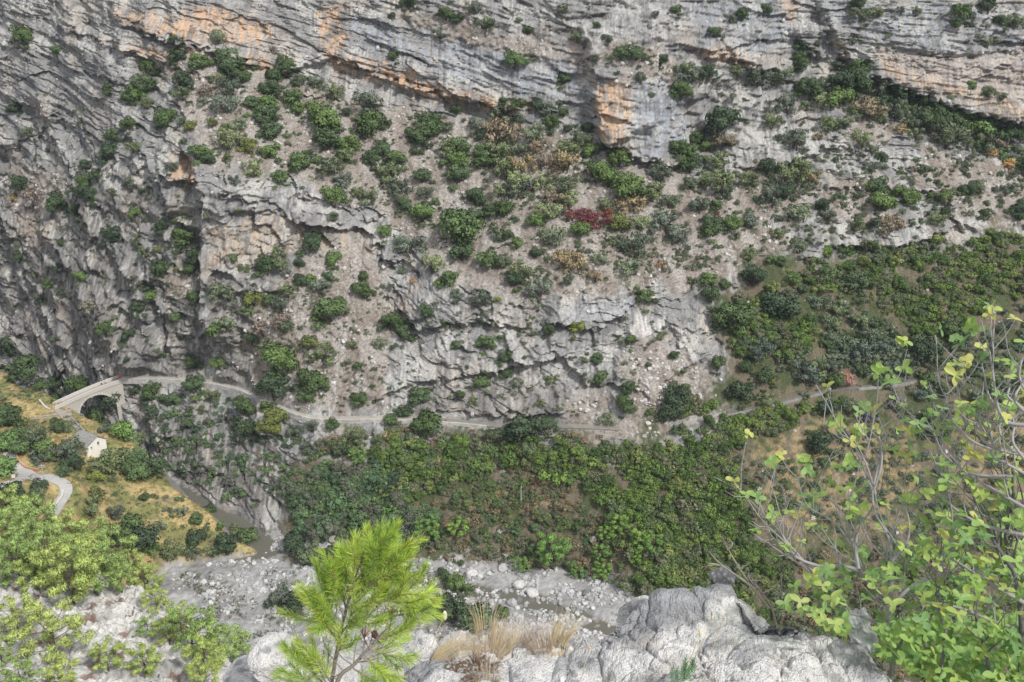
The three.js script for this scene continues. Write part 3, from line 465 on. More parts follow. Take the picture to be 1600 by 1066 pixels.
bushList(530, 350, Q, `D 115,250,30 110,310,45 780,50,35 810,260,40 910,135,30 240,450,55 290,500,50 485,450,30 650,445,20 695,460,18 85,660,25 970,495,35 780,610,40 775,690,35 560,795,25 305,870,35 90,815,40 1330,765,40 1325,830,45 1550,610,25 1430,650,15 905,900,20 830,960,80 400,940,75 1560,790,70 1545,870,60
 G 210,35,35 570,130,60 820,95,30 690,165,50 1110,30,50 510,255,50 0,370,40 320,460,25 405,400,40 545,560,30 680,550,40 745,530,20 1420,340,45 665,730,40 385,795,50 160,825,12 1205,715,35 1340,535,35 1190,630,30 1440,870,25 235,905,35 975,920,40
 O 740,40,40 760,170,45 835,215,60 1370,95,70 1265,80,25 1050,260,35 545,335,35 660,345,50 60,560,25 890,510,20 825,735,30 620,820,30 930,830,25 985,720,35 1490,520,25 1570,680,30 1130,630,25 70,975,60 275,960,35 1365,300,35
 P 320,90,75 1000,60,70 1200,160,40 1560,50,60 1330,200,60 430,185,50 300,210,30 925,300,60 190,555,35 1240,910,35 B 1020,150,50 1080,170,60 1180,240,50 T 1490,185,22 340,260,18 455,257,12 Y 730,350,20 1095,475,40`);
bushList(1060, 350, Q, `D 475,180,30 345,250,55 405,695,50 720,735,50 1130,590,80 1270,510,70 290,770,60 180,645,40 310,665,35 690,850,45 1150,910,55 1220,960,45 650,1010,60 240,430,80 470,370,80 G 155,30,45 425,165,30 155,330,45 150,260,35 210,280,30 530,255,35 580,300,30 690,240,50 810,265,60
 O 265,55,30 455,45,35 555,100,45 330,140,35 60,265,30 105,495,20 1180,95,25 1500,400,30 1590,390,30 400,810,40 A 1000,105,35 1060,85,40 1130,115,30 910,140,40 650,370,50 745,385,45 710,460,55 835,450,45 755,540,60 840,590,60 910,570,50 970,570,45 880,520,50 800,620,30 890,640,40 1080,650,35 1310,555,40 600,590,25 550,555,30 490,620,35 590,690,70 640,670,50 710,660,40 400,570,60 350,600,45 800,850,45 1135,790,45
 K 1010,815,55 880,880,45 1000,660,30 Y 435,730,18 1220,440,30 T 1080,530,32 R 885,488,15 M 770,715,48`);
{
  const counts = new Map(), R = rng(404), done = [];
  for (const b of bushes) {
    const [k, px, py, r] = b, w = at(px, py + 0.62 * r, 200);
    if (w[3] === 'none') continue;
    const along = w[2] * CP - (w[1] - EYE) * SP;
    done.push({ k, px, py, r: r * along / F, w, where: whereIs(px, py) });
  }
  for (const d of done) { const key = d.k + d.where[0] + d.where[1]; (counts.get(key) || counts.set(key, []).get(key)).push(d); }
  for (const l of counts.values()) { l.sort((a, b) => a.where[2] - b.where[2]); l.forEach((d, i) => { d.rank = i; d.of = l.length; }); }
  const protos = {}, NAME = { D: 'evergreen_bush', G: 'evergreen_bush', Y: 'evergreen_bush', L: 'evergreen_bush', O: 'grey_shrub', P: 'grey_shrub', K: 'grey_shrub', A: 'olive_tree', M: 'withered_tree', B: 'dry_bush', R: 'dry_bush', T: 'dry_bush' };
  const GROUP = { evergreen_bush: 'evergreen bushes scattered over the gorge sides', grey_shrub: 'grey-green shrubs scattered over the gorge sides', olive_tree: 'olive trees on the terraces', dry_bush: 'dry and red bushes on the gorge sides' };
  const small = done.filter((d) => NAME[d.k] === 'evergreen_bush').sort((a, b) => b.r - a.r).slice(290); const joined = [], fringe = [];
  for (const d of done) {
    const [words, shapes, mats] = KIND[d.k], s = Math.floor(R() * shapes.length), m = Math.floor(R() * 3), id = d.k + s + '_' + m, q = d.r * (1.12 + 0.14 * R()), turn = R() * 6.283, tall = 0.9 + 0.25 * R();
    if (small.includes(d)) { const c = mats[m].color; joined.push({ x: d.w[0], y: d.w[1] - 0.12 * d.r, z: -d.w[2], t: turn, s: q, h: tall, c: [c.r, c.g, c.b] }); continue; }
    let g = protos[id];
    if (!g) { g = protos[id] = new THREE.Group(); part(shapes[s], mats[m], 'crown', g); part(bushStems[s % 2], barkMat, 'stem', g); }
    const o = g.clone(), name = NAME[d.k], tree = d.k === 'A' || d.k === 'M';
    o.position.set(d.w[0], d.w[1] - 0.12 * d.r, -d.w[2]); o.rotation.y = turn; o.scale.set(q * (0.85 + 0.35 * R()), q * tall, q * (0.85 + 0.35 * R()));
    if (d.r > 2.2 && d.k !== 'R') for (let e = 0; e < 3; e++) { const t = R() * 6.28, f = d.r * (0.7 + 0.5 * R()), X = d.w[0] + f * Math.cos(t), y = d.w[1] + 0.7 * f * Math.sin(t), c = mats[Math.floor(R() * 3)].color; fringe.push({ x: X, y: y - 0.1, z: -(d.w[3] === 'wall' ? wallZ(X, y) : d.w[2]), t, s: q * (0.25 + 0.3 * R()), h: 0.8 + 0.4 * R(), c: [c.r, c.g, c.b], soft: shapes !== dense }); }
    const rank = d.of > 1 ? ORD[Math.min(d.rank, 16)] + ' ' : '';
    tag(o, `${words}, ${rank}${d.where[1]} ${d.where[0]}`, tree ? 'tree' : 'bush', GROUP[name]);
    top(o, name);
  }
  near.joined = joined; near.fringe = fringe;
}
// scrub that nobody could count
function scrubField(name, geos, list, mat) {
  for (let gi = 0; gi < geos.length; gi++) {
    const mine = list.filter((_, i) => i % geos.length === gi), im = new THREE.InstancedMesh(geos[gi], mat, mine.length), m = new THREE.Matrix4(), q = new THREE.Quaternion(), c = new THREE.Color();
    mine.forEach((p, i) => { q.setFromEuler(new THREE.Euler(p.tx || 0, p.t, p.tz || 0)); m.compose(new THREE.Vector3(p.x, p.y, p.z), q, new THREE.Vector3(p.s, p.s * p.h, p.s)); im.setMatrixAt(i, m); im.setColorAt(i, c.setRGB(...p.c)); });
    top(im, name, 'stuff');
  }
}
const tuft = [1, 2, 3].map((s) => leafCloud(s * 17 + 3, { lobes: 7, spread: 0.7, h0: 0.25, h1: 0.75, l0: 0.28, l1: 0.45, n: 420, fill: 0.55, size: 0.10, wide: 0.65 }));
const wisp = [1, 2].map((s) => leafCloud(s * 29 + 3, { lobes: 8, spread: 0.75, h0: 0.15, h1: 0.7, l0: 0.2, l1: 0.36, n: 200, fill: 0.3, size: 0.11, wide: 0.35, up: 0.8 }));
const instMat = new THREE.MeshStandardMaterial({ vertexColors: true, roughness: 0.85, side: THREE.DoubleSide });
scrubField('small_bush_cover', [dense[0], dense[3]], near.joined, instMat); scrubField('fringe_shrub_cover', tuft, near.fringe.filter((f) => !f.soft), instMat); scrubField('fringe_shrub_cover', wisp, near.fringe.filter((f) => f.soft), instMat);
const masses = [   // [picture outline, how many, radius from, to, colours]
  [[575, 700, 640, 682, 740, 690, 860, 688, 950, 700, 1040, 722, 1100, 735, 1165, 765, 1195, 850, 1210, 900, 1130, 925, 1010, 945, 985, 880, 940, 800, 860, 750, 760, 745, 680, 775, 600, 800], 1050, 1.1, 2.9, 'dark'],
  [[440, 765, 500, 735, 580, 720, 640, 770, 680, 800, 660, 868, 560, 852, 470, 842], 420, 1.4, 3.2, 'wood'],
  [[640, 790, 760, 755, 900, 770, 980, 860, 1010, 942, 880, 900, 740, 880, 650, 868], 620, 0.8, 1.9, 'mixed'],
  [[1000, 800, 1100, 780, 1190, 830, 1230, 960, 1180, 1010, 1080, 975, 1010, 945, 985, 880], 360, 1.0, 2.6, 'dark'],
  [[1145, 470, 1215, 452, 1262, 500, 1300, 545, 1220, 565, 1140, 562, 1125, 510], 230, 1.3, 2.8, 'dark'],
  [[1215, 425, 1290, 385, 1380, 378, 1500, 372, 1640, 350, 1640, 480, 1560, 470, 1520, 520, 1440, 545, 1370, 480, 1300, 470, 1240, 450], 640, 1.0, 2.4, 'dark'],
  [[1300, 470, 1370, 480, 1440, 545, 1520, 520, 1640, 500, 1640, 640, 1400, 620, 1300, 570, 1230, 590, 1180, 560, 1280, 560], 330, 1.0, 2.4, 'olive'],
  [[1040, 615, 1070, 590, 1090, 625, 1130, 622, 1118, 650, 1050, 664], 80, 1.3, 2.6, 'dark'],
  [[1335, 118, 1420, 140, 1500, 180, 1620, 210, 1620, 280, 1500, 230, 1400, 190, 1340, 160], 170, 1.6, 3.0, 'wood'],
  [[1130, 720, 1220, 690, 1320, 650, 1480, 620, 1640, 600, 1640, 820, 1460, 860, 1300, 840, 1190, 830], 420, 0.8, 2.0, 'olive'],
  [[1190, 830, 1300, 840, 1460, 850, 1640, 820, 1640, 1100, 1300, 1060, 1200, 980], 520, 0.9, 2.4, 'mixed'],
  [[1060, 670, 1130, 650, 1240, 620, 1330, 620, 1260, 660, 1190, 690, 1130, 715, 1070, 710], 150, 1.0, 2.2, 'dark'],
  [[480, 690, 560, 675, 700, 668, 940, 680, 940, 710, 700, 705, 560, 720, 490, 720], 160, 1.0, 2.2, 'mixed'],
  [[1060, 290, 1150, 270, 1300, 230, 1640, 270, 1640, 350, 1500, 350, 1300, 380, 1200, 400, 1100, 440, 1040, 400], 520, 0.6, 1.7, 'grey'],
  [[760, 180, 900, 200, 1000, 280, 1080, 330, 1080, 440, 900, 460, 780, 440, 800, 330], 260, 0.6, 1.6, 'grey'],
  [[0, 120, 190, 170, 300, 250, 330, 420, 330, 585, 60, 575, 0, 520], 330, 0.5, 1.5, 'grey'],
  [[340, 440, 600, 430, 900, 500, 1020, 480, 1100, 560, 900, 655, 500, 650, 340, 590], 380, 0.5, 1.5, 'grey'],
  [[300, 120, 700, 190, 760, 430, 560, 320, 330, 250], 170, 0.5, 1.3, 'grey'],
  [[210, 610, 440, 640, 500, 700, 470, 800, 350, 780, 250, 730], 430, 0.6, 2.2, 'wood'],
  [[940, 688, 1060, 688, 1130, 668, 1160, 750, 1040, 740, 950, 718], 230, 0.9, 2.2, 'dark'],
  [[640, 700, 760, 700, 900, 740, 900, 780, 760, 775, 660, 780], 200, 0.9, 2.2, 'mixed'],
  [[300, 100, 560, 150, 800, 190, 1000, 280, 1080, 430, 900, 450, 700, 420, 560, 300, 330, 240], 420, 0.6, 1.8, 'grey'],
  [[1120, 140, 1330, 110, 1640, 230, 1640, 330, 1300, 330, 1120, 280], 330, 0.7, 2.0, 'grey'],
  [[930, 60, 1250, 100, 1330, 20, 1640, 0, 1640, 60, 1330, 110, 1100, 140, 940, 110], 170, 0.5, 1.5, 'grey'],
];
const PAL = { grey: [[0.085, 0.115, 0.06], [0.12, 0.15, 0.085], [0.15, 0.165, 0.11], [0.19, 0.19, 0.135], [0.10, 0.14, 0.06]], dark: [[0.07, 0.115, 0.035], [0.09, 0.145, 0.035], [0.115, 0.175, 0.042], [0.15, 0.215, 0.05], [0.13, 0.16, 0.08], [0.20, 0.235, 0.075], [0.165, 0.165, 0.10], [0.10, 0.15, 0.05]], wood: [[0.07, 0.115, 0.06], [0.10, 0.16, 0.08], [0.13, 0.19, 0.08], [0.13, 0.14, 0.10]], mixed: [[0.09, 0.13, 0.05], [0.14, 0.18, 0.07], [0.15, 0.15, 0.10], [0.24, 0.18, 0.11], [0.11, 0.17, 0.08]], olive: [[0.13, 0.175, 0.12], [0.16, 0.19, 0.14], [0.10, 0.14, 0.06], [0.18, 0.17, 0.13]] };
{
  const R = rng(77), list = [];
  for (const [out, n, r0, r1, pal] of masses) {
    const p = face(out), b = boxOf(p, 0), tot = n;
    for (let i = 0, k = 0; i < tot && k < tot * 12; k++) {
      const X = mix(b[0], b[1], R()), y = mix(b[2], b[3], R());
      if (!inside(p, X + 2.5 * n2(X * 0.15, y * 0.15), y + 2.5 * n2(X * 0.15 + 9, y * 0.15))) continue;
      if (edgeDist(p, X, y) < 7 * R() * R() * (pal === 'dark' || pal === 'olive' ? 1 : 0.4)) continue;
      const dens = n2(X * 0.07 + 3, y * 0.08) + 0.5 * n2(X * 0.22, y * 0.22); if (dens < (pal === 'grey' ? -0.15 : -0.7) && pal !== 'wood') continue;
      const q = clamp(0.5 + 0.5 * n2(X * 0.09 + 60, y * 0.09) + 0.3 * (R() - 0.5)), c = PAL[pal][Math.floor(q * (PAL[pal].length - 0.01))], v = 0.8 + 0.4 * R();
      list.push({ x: X, y: y - 0.2, z: -wallZ(X, y), t: R() * 6.28, s: mix(r0, r1, R() * R() + 0.2 * R()) * (R() < 0.07 ? 1.45 : 1), h: 0.8 + 0.7 * R() * R() + 0.1, c: c.map((t) => t * v) }); i++;
    }
  }
  scrubField('maquis_scrub', tuft, list, instMat);
  // fuller crowns that stand above the thicket
  const crowns = [[], []], BIG = [[0, 130, 'dark', 1.7, 3.0], [1, 60, 'wood', 2.0, 3.6], [2, 60, 'mixed', 1.2, 2.2], [3, 45, 'dark', 1.6, 2.8], [4, 40, 'dark', 1.8, 3.2], [5, 130, 'dark', 1.7, 3.0], [6, 110, 'silver', 1.6, 2.9], [9, 60, 'silver', 1.3, 2.4], [10, 50, 'silver', 1.4, 2.4], [11, 30, 'dark', 1.4, 2.4], [15, 60, 'silver', 1.0, 1.9], [13, 70, 'silver', 0.9, 1.8]];
  PAL.silver = [[0.13, 0.165, 0.10], [0.16, 0.19, 0.125], [0.19, 0.21, 0.145], [0.105, 0.145, 0.07]];
  for (const [mi, n, pal, r0, r1] of BIG) { const p = face(masses[mi][0]), b = boxOf(p, 0); for (let i = 0, k = 0; i < n && k < n * 15; k++) { const X = mix(b[0], b[1], R()), y = mix(b[2], b[3], R()); if (!inside(p, X, y)) continue; const c = PAL[pal][Math.floor(R() * PAL[pal].length)], v = 0.85 + 0.4 * R(); crowns[pal === 'silver' || R() < 0.3 ? 1 : 0].push({ x: X, y: y - 0.2, z: -wallZ(X, y), t: R() * 6.28, s: mix(r0, r1, R()), h: 0.8 + 0.4 * R(), c: c.map((t) => t * v) }); i++; } }
  scrubField('thicket_crowns', [dense[1], dense[4], dense[6]], crowns[0], instMat); scrubField('thicket_crowns', [airy[0], airy[2], airy[4]], crowns[1], instMat);
  const low = [];
  for (let k = 0; k < 26000 && low.length < 3400; k++) {      // herbs and cushions on scree and ledges
    const X = mix(-225, 215, R()), y = mix(14, 160, R()), p = n2(X * 0.05 + 70, y * 0.06) + 0.7 * n2(X * 0.2, y * 0.2 + 30); if (p < 0.15 - 0.25 * R()) continue;
    const soil = earthAt(X, y), c = [[0.13, 0.155, 0.085], [0.18, 0.185, 0.12], [0.21, 0.175, 0.12], [0.085, 0.12, 0.06], [0.26, 0.21, 0.13]][Math.floor(R() * 5)], v = 0.8 + 0.4 * R();
    low.push({ x: X, y: y - 0.1, z: -wallZ(X, y), t: R() * 6.28, s: 0.35 + 0.9 * R() * R() + (soil > 0 ? 0.3 : 0), h: 0.9 + 0.4 * R(), c: c.map((t) => t * v) });
  }
  scrubField('low_shrub_cover', wisp, low, instMat);
}
// loose stones of the scree
const stoneGeos = [1, 2, 3].map((s) => { const g = new THREE.IcosahedronGeometry(1, 1), p = g.attributes.position, R = rng(s * 7); const mp = new Map(); for (let i = 0; i < p.count; i++) { const k = p.getX(i).toFixed(3) + p.getY(i).toFixed(3) + p.getZ(i).toFixed(3); if (!mp.has(k)) mp.set(k, 0.7 + 0.55 * R()); const f = mp.get(k); p.setXYZ(i, p.getX(i) * f, p.getY(i) * f * 0.75, p.getZ(i) * f); } g.computeVertexNormals(); const c = new Float32Array(p.count * 3).fill(1); g.setAttribute('color', new THREE.BufferAttribute(c, 3)); return g; });
const stoneMat = new THREE.MeshStandardMaterial({ vertexColors: true, roughness: 0.92 });
{
  const R = rng(991), list = [];
  for (let k = 0; k < 60000 && list.length < 7000; k++) {
    const X = mix(-215, 215, R()), y = mix(20, 150, R()); if (looseAt(X, y) < -1) { if (R() < 0.9) continue; }
    if (n2(X * 0.08 + 4, y * 0.06) < -0.2 + 0.3 * R()) continue;
    const s = 0.14 + 0.75 * Math.pow(R(), 5), v = 0.36 + 0.28 * R(); list.push({ x: X, y: y, z: -wallZ(X, y), t: R() * 6.28, tx: R() * 3, tz: R() * 3, s, h: 1, c: [v, v * 0.96, v * 0.91] });
  }
  { const fan = POLY([988, 555, 1040, 553, 1052, 640, 1034, 682, 985, 684, 1000, 620]); for (let k = 0; k < 700; k++) { const X = mix(fan.b[0], fan.b[1], R()), y = mix(fan.b[2], fan.b[3], R()); if (areaDist(fan, X, y) < -0.5 * R()) continue; const s = 0.2 + 0.8 * Math.pow(R(), 3), v = 0.45 + 0.22 * R(); list.push({ x: X, y, z: -wallZ(X, y), t: R() * 6, tx: R() * 3, s, h: 1, c: [v, v * 0.97, v * 0.93] }); } }
  scrubField('scree_stones', stoneGeos, list, stoneMat);
}
// ------------------------------------------------------------------ river, stones
const stoneWall = new THREE.MeshStandardMaterial({ vertexColors: true, roughness: 0.95 });
function tint(g, r, gg, b, amt = 0.18, seed = 1) { const R = rng(seed), n = g.attributes.position.count, c = new Float32Array(n * 3), p = g.attributes.position; for (let i = 0; i < n; i++) { const v = 1 + amt * n3(p.getX(i) * 1.7 + seed, p.getY(i) * 1.7, p.getZ(i) * 1.7) + amt * (R() - 0.5); c[i * 3] = r * v; c[i * 3 + 1] = gg * v; c[i * 3 + 2] = b * v; } g.setAttribute('color', new THREE.BufferAttribute(c, 3)); return g; }
{
  const g = new THREE.BufferGeometry(), pos = [], idx = [], N = 120;
  for (let i = 0; i <= N; i++) { const X = mix(-190, 140, i / N), Z = L0.Z(X); pos.push(X, 0, -(Z - 42), X, 0, -(Z + 6)); if (i < N) idx.push(i * 2, i * 2 + 2, i * 2 + 1, i * 2 + 1, i * 2 + 2, i * 2 + 3); }
  g.setAttribute('position', new THREE.Float32BufferAttribute(pos, 3)); g.setIndex(idx); g.computeVertexNormals();
  const S = 256, nd = new Uint8Array(S * S * 4); for (let j = 0; j < S; j++) for (let i = 0; i < S; i++) { const v = 128 + 90 * fbm(i * 0.05, j * 0.05, 4), o = (j * S + i) * 4; nd[o] = nd[o + 1] = nd[o + 2] = v; nd[o + 3] = 255; }
  const uv = []; for (let i = 0; i < pos.length; i += 3) uv.push(pos[i] / 9, pos[i + 2] / 9); g.setAttribute('uv', new THREE.Float32BufferAttribute(uv, 2));
  const bm = new THREE.DataTexture(nd, S, S); bm.wrapS = bm.wrapT = THREE.MirroredRepeatWrapping; bm.magFilter = THREE.LinearFilter; bm.needsUpdate = true;
  top(new THREE.Mesh(g, new THREE.MeshStandardMaterial({ color: new THREE.Color().setRGB(0.15, 0.145, 0.12), roughness: 0.14, bumpMap: bm, bumpScale: 0.05, side: THREE.DoubleSide })), 'river', 'structure');
}
const boulderGeos = [1, 2, 3, 4, 5].map((s) => {
  const g = new THREE.IcosahedronGeometry(1, 7), p = g.attributes.position, R = rng(s * 13 + 1), cuts = []; for (let k = 0; k < 9; k++) { const v = new THREE.Vector3(R() - 0.5, R() - 0.5, R() - 0.5).normalize(); cuts.push([v, 0.62 + 0.3 * R()]); }
  const v = new THREE.Vector3();
  for (let i = 0; i < p.count; i++) { v.fromBufferAttribute(p, i); let f = 1; for (const [n, d] of cuts) { const q = v.dot(n); if (q > 0.1) f = Math.min(f, d / q); } f = Math.min(f, 1.02) + 0.05 * n3(v.x * 2 + s * 9, v.y * 2, v.z * 2) + 0.02 * n3(v.x * 6, v.y * 6 + s, v.z * 6); p.setXYZ(i, v.x * f, v.y * f * 0.8, v.z * f); }
  g.computeVertexNormals(); const n = p.count, c = new Float32Array(n * 3); for (let i = 0; i < n; i++) { const t = 0.9 + 0.2 * n3(p.getX(i) * 3 + s, p.getY(i) * 3, p.getZ(i) * 3); c.fill(t, i * 3, i * 3 + 3); } g.setAttribute('color', new THREE.BufferAttribute(c, 3)); return g;
});
const boulderMats = { W: [0.62, 0.61, 0.60], P: [0.46, 0.455, 0.45], G: [0.33, 0.335, 0.345], D: [0.19, 0.19, 0.195], T: [0.40, 0.37, 0.32] };
for (const k in boulderMats) { const c = boulderMats[k]; boulderMats[k] = new THREE.MeshStandardMaterial({ color: new THREE.Color().setRGB(...c), vertexColors: true, roughness: 0.85 }); }
{
  const R = rng(313), list = [];
  const read = (ox, oy, sc, t) => { let k = 'W'; for (const w of t.trim().split(/\s+/)) { if (/^[A-Z]$/.test(w)) { k = w; continue; } const [x, y, r] = w.split(',').map(Number); list.push([k, ox + x / sc, oy + y / sc, r / sc]); } };
  read(400, 706, 2.963, `W 1000,560,27 1275,645,32 1218,608,27 1130,365,15 720,580,14 1037,574,15 1025,640,15 1005,705,13 1210,720,13 1430,640,10 1545,780,10 1520,700,11 1490,750,10 1340,735,10 1370,648,13 1560,720,12 780,640,10 830,610,10 1080,560,12 1310,700,9 1100,650,9
    P 1155,640,17 1145,533,24 1185,692,24 1200,750,14 1440,725,12 900,520,12 930,540,11 960,530,12 850,650,12 690,520,12 760,500,11 1090,690,12 1130,690,12 1080,740,13 1280,600,12 1240,580,12 1390,650,11 1460,660,12 1560,640,12
    G 730,535,15 1160,470,20 1210,600,14 1100,550,12 1540,680,16 1180,640,11 1290,740,12 1410,700,11 T 360,400,22 1560,405,20 975,690,12 870,690,12 D 1210,680,24 1525,650,18 1120,660,12 260,398,10`);
  const words = { W: 'white', P: 'pale grey', G: 'blue grey', D: 'dark grey', T: 'tan' }, seen = new Map();
  list.sort((a, b) => b[3] - a[3]);
  const SPOT = [['the pine sapling top', 620, 830], ['the dry grass tufts', 800, 960], ['the round river shrub', 715, 910], ['the far bank scrub', 900, 880], ['the rock ridge on the right', 985, 950]];
  for (const [k, px, py, r] of list) {
    const w = at(px, py + r * 0.5, 200), al = w[2] * CP - (w[1] - EYE) * SP, s = r * al / F;
    const o = new THREE.Mesh(boulderGeos[Math.floor(R() * 5)], boulderMats[k]); o.position.set(w[0], w[1] + s * 0.3, -w[2]); o.rotation.y = R() * 6.28; o.scale.set(s * 1.1, s * (0.9 + 0.3 * R()), s);
    let best = SPOT[0], bd = 1e9; for (const q of SPOT) { const d = Math.hypot(px - q[1], py - q[2]); if (d < bd) { bd = d; best = q; } }
    const key = k + best[0], n = (seen.get(key) || 0); seen.set(key, n + 1);
    tag(o, `${words[k]} river boulder, ${n ? ORD[n].replace('nearest', 'largest') : 'largest'} such by ${best[0]}`, 'boulder', 'boulders in the river bed'); top(o, 'boulder');
  }
  const st = [];
  for (let k = 0; k < 60000 && st.length < 9000; k++) {
    const X = mix(-100, 95, R()), Z = L0.Z(X) - 46 * Math.pow(R(), 0.9) + 1; if (X < 0 && R() < 0.45) continue; const y = farGroundY(X, Z); if (y < -0.45 || y > 4 || (X < -40 && spurY(X, Z) > bedY(X, Z))) continue;
    if (n2(X * 0.1 + 2, Z * 0.12) < -0.35 + 0.3 * R()) continue;
    const s = 0.16 + 0.75 * Math.pow(R(), 3.2), v = 0.3 + 0.3 * R(); st.push({ x: X, y: y + 0.1 * s, z: -Z, t: R() * 6.28, tx: R() * 3, tz: R() * 3, s, h: 1, c: [v, v * 0.995, v * 0.985] });
  }
  for (let k = 0; k < 3000; k++) { const X = mix(-100, -10, R()), Z = mix(195, 262, R()); const y = farGroundY(X, Z); if (X < -40 && spurY(X, Z) > bedY(X, Z)) continue; if (n2(X * 0.07 + 22, Z * 0.09) < 0.1) continue; const s = 0.12 + 0.4 * Math.pow(R(), 4), v = 0.36 + 0.26 * R(); st.push({ x: X, y, z: -Z, t: R() * 6, tx: R() * 3, s, h: 1, c: [v, v, v * 0.98] }); }
  scrubField('river_stones', stoneGeos, st, stoneMat);
  const herb = [], grass = [];
  for (let k = 0; k < 6000 && herb.length < 950; k++) { const X = mix(-100, -12, R()), Z = mix(200, 262, R()); if (X < -40 && spurY(X, Z) > bedY(X, Z) - 0.2) continue; if (n2(X * 0.05 + 5, Z * 0.06) < -0.1) continue; const c = [[0.13, 0.15, 0.07], [0.18, 0.16, 0.09], [0.26, 0.21, 0.14], [0.10, 0.13, 0.06]][Math.floor(R() * 4)]; herb.push({ x: X, y: bedY(X, Z), z: -Z, t: R() * 6.28, s: 0.5 + 1.1 * R() * R(), h: 0.7, c }); }
  for (let k = 0; k < 20000 && grass.length < 5600; k++) { const X = mix(-215, -60, R()), Z = mix(240, 372, R()), sy = spurY(X, Z); if (sy < bedY(X, Z) + 0.3) continue; if (edgeDist(spurEdge, X, Z) < -1) continue; const gold = fbm(X * 0.07, Z * 0.07, 4) < 0.12; const c = gold ? [[0.42, 0.31, 0.14], [0.36, 0.28, 0.12], [0.30, 0.27, 0.10]] : [[0.17, 0.19, 0.07], [0.12, 0.16, 0.06], [0.24, 0.22, 0.10]]; grass.push({ x: X, y: sy - 0.1, z: -Z, t: R() * 6.28, s: 0.5 + 0.8 * R() * R(), h: 0.8, c: c[Math.floor(R() * 3)] }); }
  { const sc = []; for (let k = 0; k < 9000 && sc.length < 620; k++) { const X = mix(-215, -62, R()), Z = mix(240, 365, R()), sy = spurY(X, Z); if (sy < bedY(X, Z) + 0.5 || edgeDist(spurEdge, X, Z) < 0.5) continue; if (n2(X * 0.06 + 14, Z * 0.06) + 0.5 * n2(X * 0.2, Z * 0.2) < 0.05) continue; if (roadBeds.some((r) => Math.abs(nearest(r, X, Z)[0]) < 4)) continue; const c = PAL[R() < 0.5 ? 'olive' : 'wood'][Math.floor(R() * 4)]; sc.push({ x: X, y: sy - 0.15, z: -Z, t: R() * 6, s: 0.5 + 1.5 * R() * R(), h: 0.9, c }); } scrubField('spur_scrub', tuft, sc, instMat); }
  scrubField('gravel_herbs', wisp, herb, instMat); scrubField('dry_grass_cover', wisp, grass, instMat);
  const g2 = []; for (const a of golden) for (let k = 0; k < 700; k++) { const X = mix(a.b[0], a.b[1], R()), y = mix(a.b[2], a.b[3], R()); if (areaDist(a, X, y) < 0 || n2(X * 0.15, y * 0.15) < -0.3) continue; g2.push({ x: X, y: y - 0.1, z: -wallZ(X, y), t: R() * 6, s: 0.4 + 0.5 * R(), h: 0.9, c: [[0.42, 0.31, 0.15], [0.36, 0.28, 0.13], [0.28, 0.26, 0.11]][Math.floor(R() * 3)] }); }
  scrubField('dry_grass_cover', wisp, g2, instMat);
}
// ------------------------------------------------------------------ path along the gorge with its low walls
function ribbon(L, Rr, lift, thick) {   // closed strip between two point lists
  const pos = [], idx = [], n = L.length; for (let i = 0; i < n; i++) pos.push(L[i][0], L[i][1] + lift, -L[i][2], Rr[i][0], Rr[i][1] + lift, -Rr[i][2], L[i][0], L[i][1] + lift - thick, -L[i][2], Rr[i][0], Rr[i][1] + lift - thick, -Rr[i][2]);
  for (let i = 0; i < n - 1; i++) { const a = i * 4, b = a + 4; idx.push(a, b, a + 1, a + 1, b, b + 1, a + 2, a + 3, b + 2, a + 3, b + 3, b + 2, a, a + 2, b, b, a + 2, b + 2, a + 1, b + 1, a + 3, b + 1, b + 3, a + 3); }
  const m = (n - 1) * 4; idx.push(0, 1, 2, 1, 3, 2, m, m + 2, m + 1, m + 1, m + 2, m + 3);
  let g = new THREE.BufferGeometry(); g.setAttribute('position', new THREE.Float32BufferAttribute(pos, 3)); g.setIndex(idx); g = g.toNonIndexed(); g.computeVertexNormals(); return g;
}
function alongX(X0, X1, step, f) { const r = [], n = Math.max(2, Math.ceil(Math.abs(X1 - X0) / step)); for (let i = 0; i <= n; i++) r.push(f(mix(X0, X1, i / n))); return r; }
const xOf = (px) => { let lo = -220, hi = 220; for (let k = 0; k < 40; k++) { const X = (lo + hi) / 2, p = profile(X); const al = p.Z1 * CP - (p.y1 - EYE) * SP, q = 800 + F * X / al; if (q > px) hi = X; else lo = X; } return lo; };
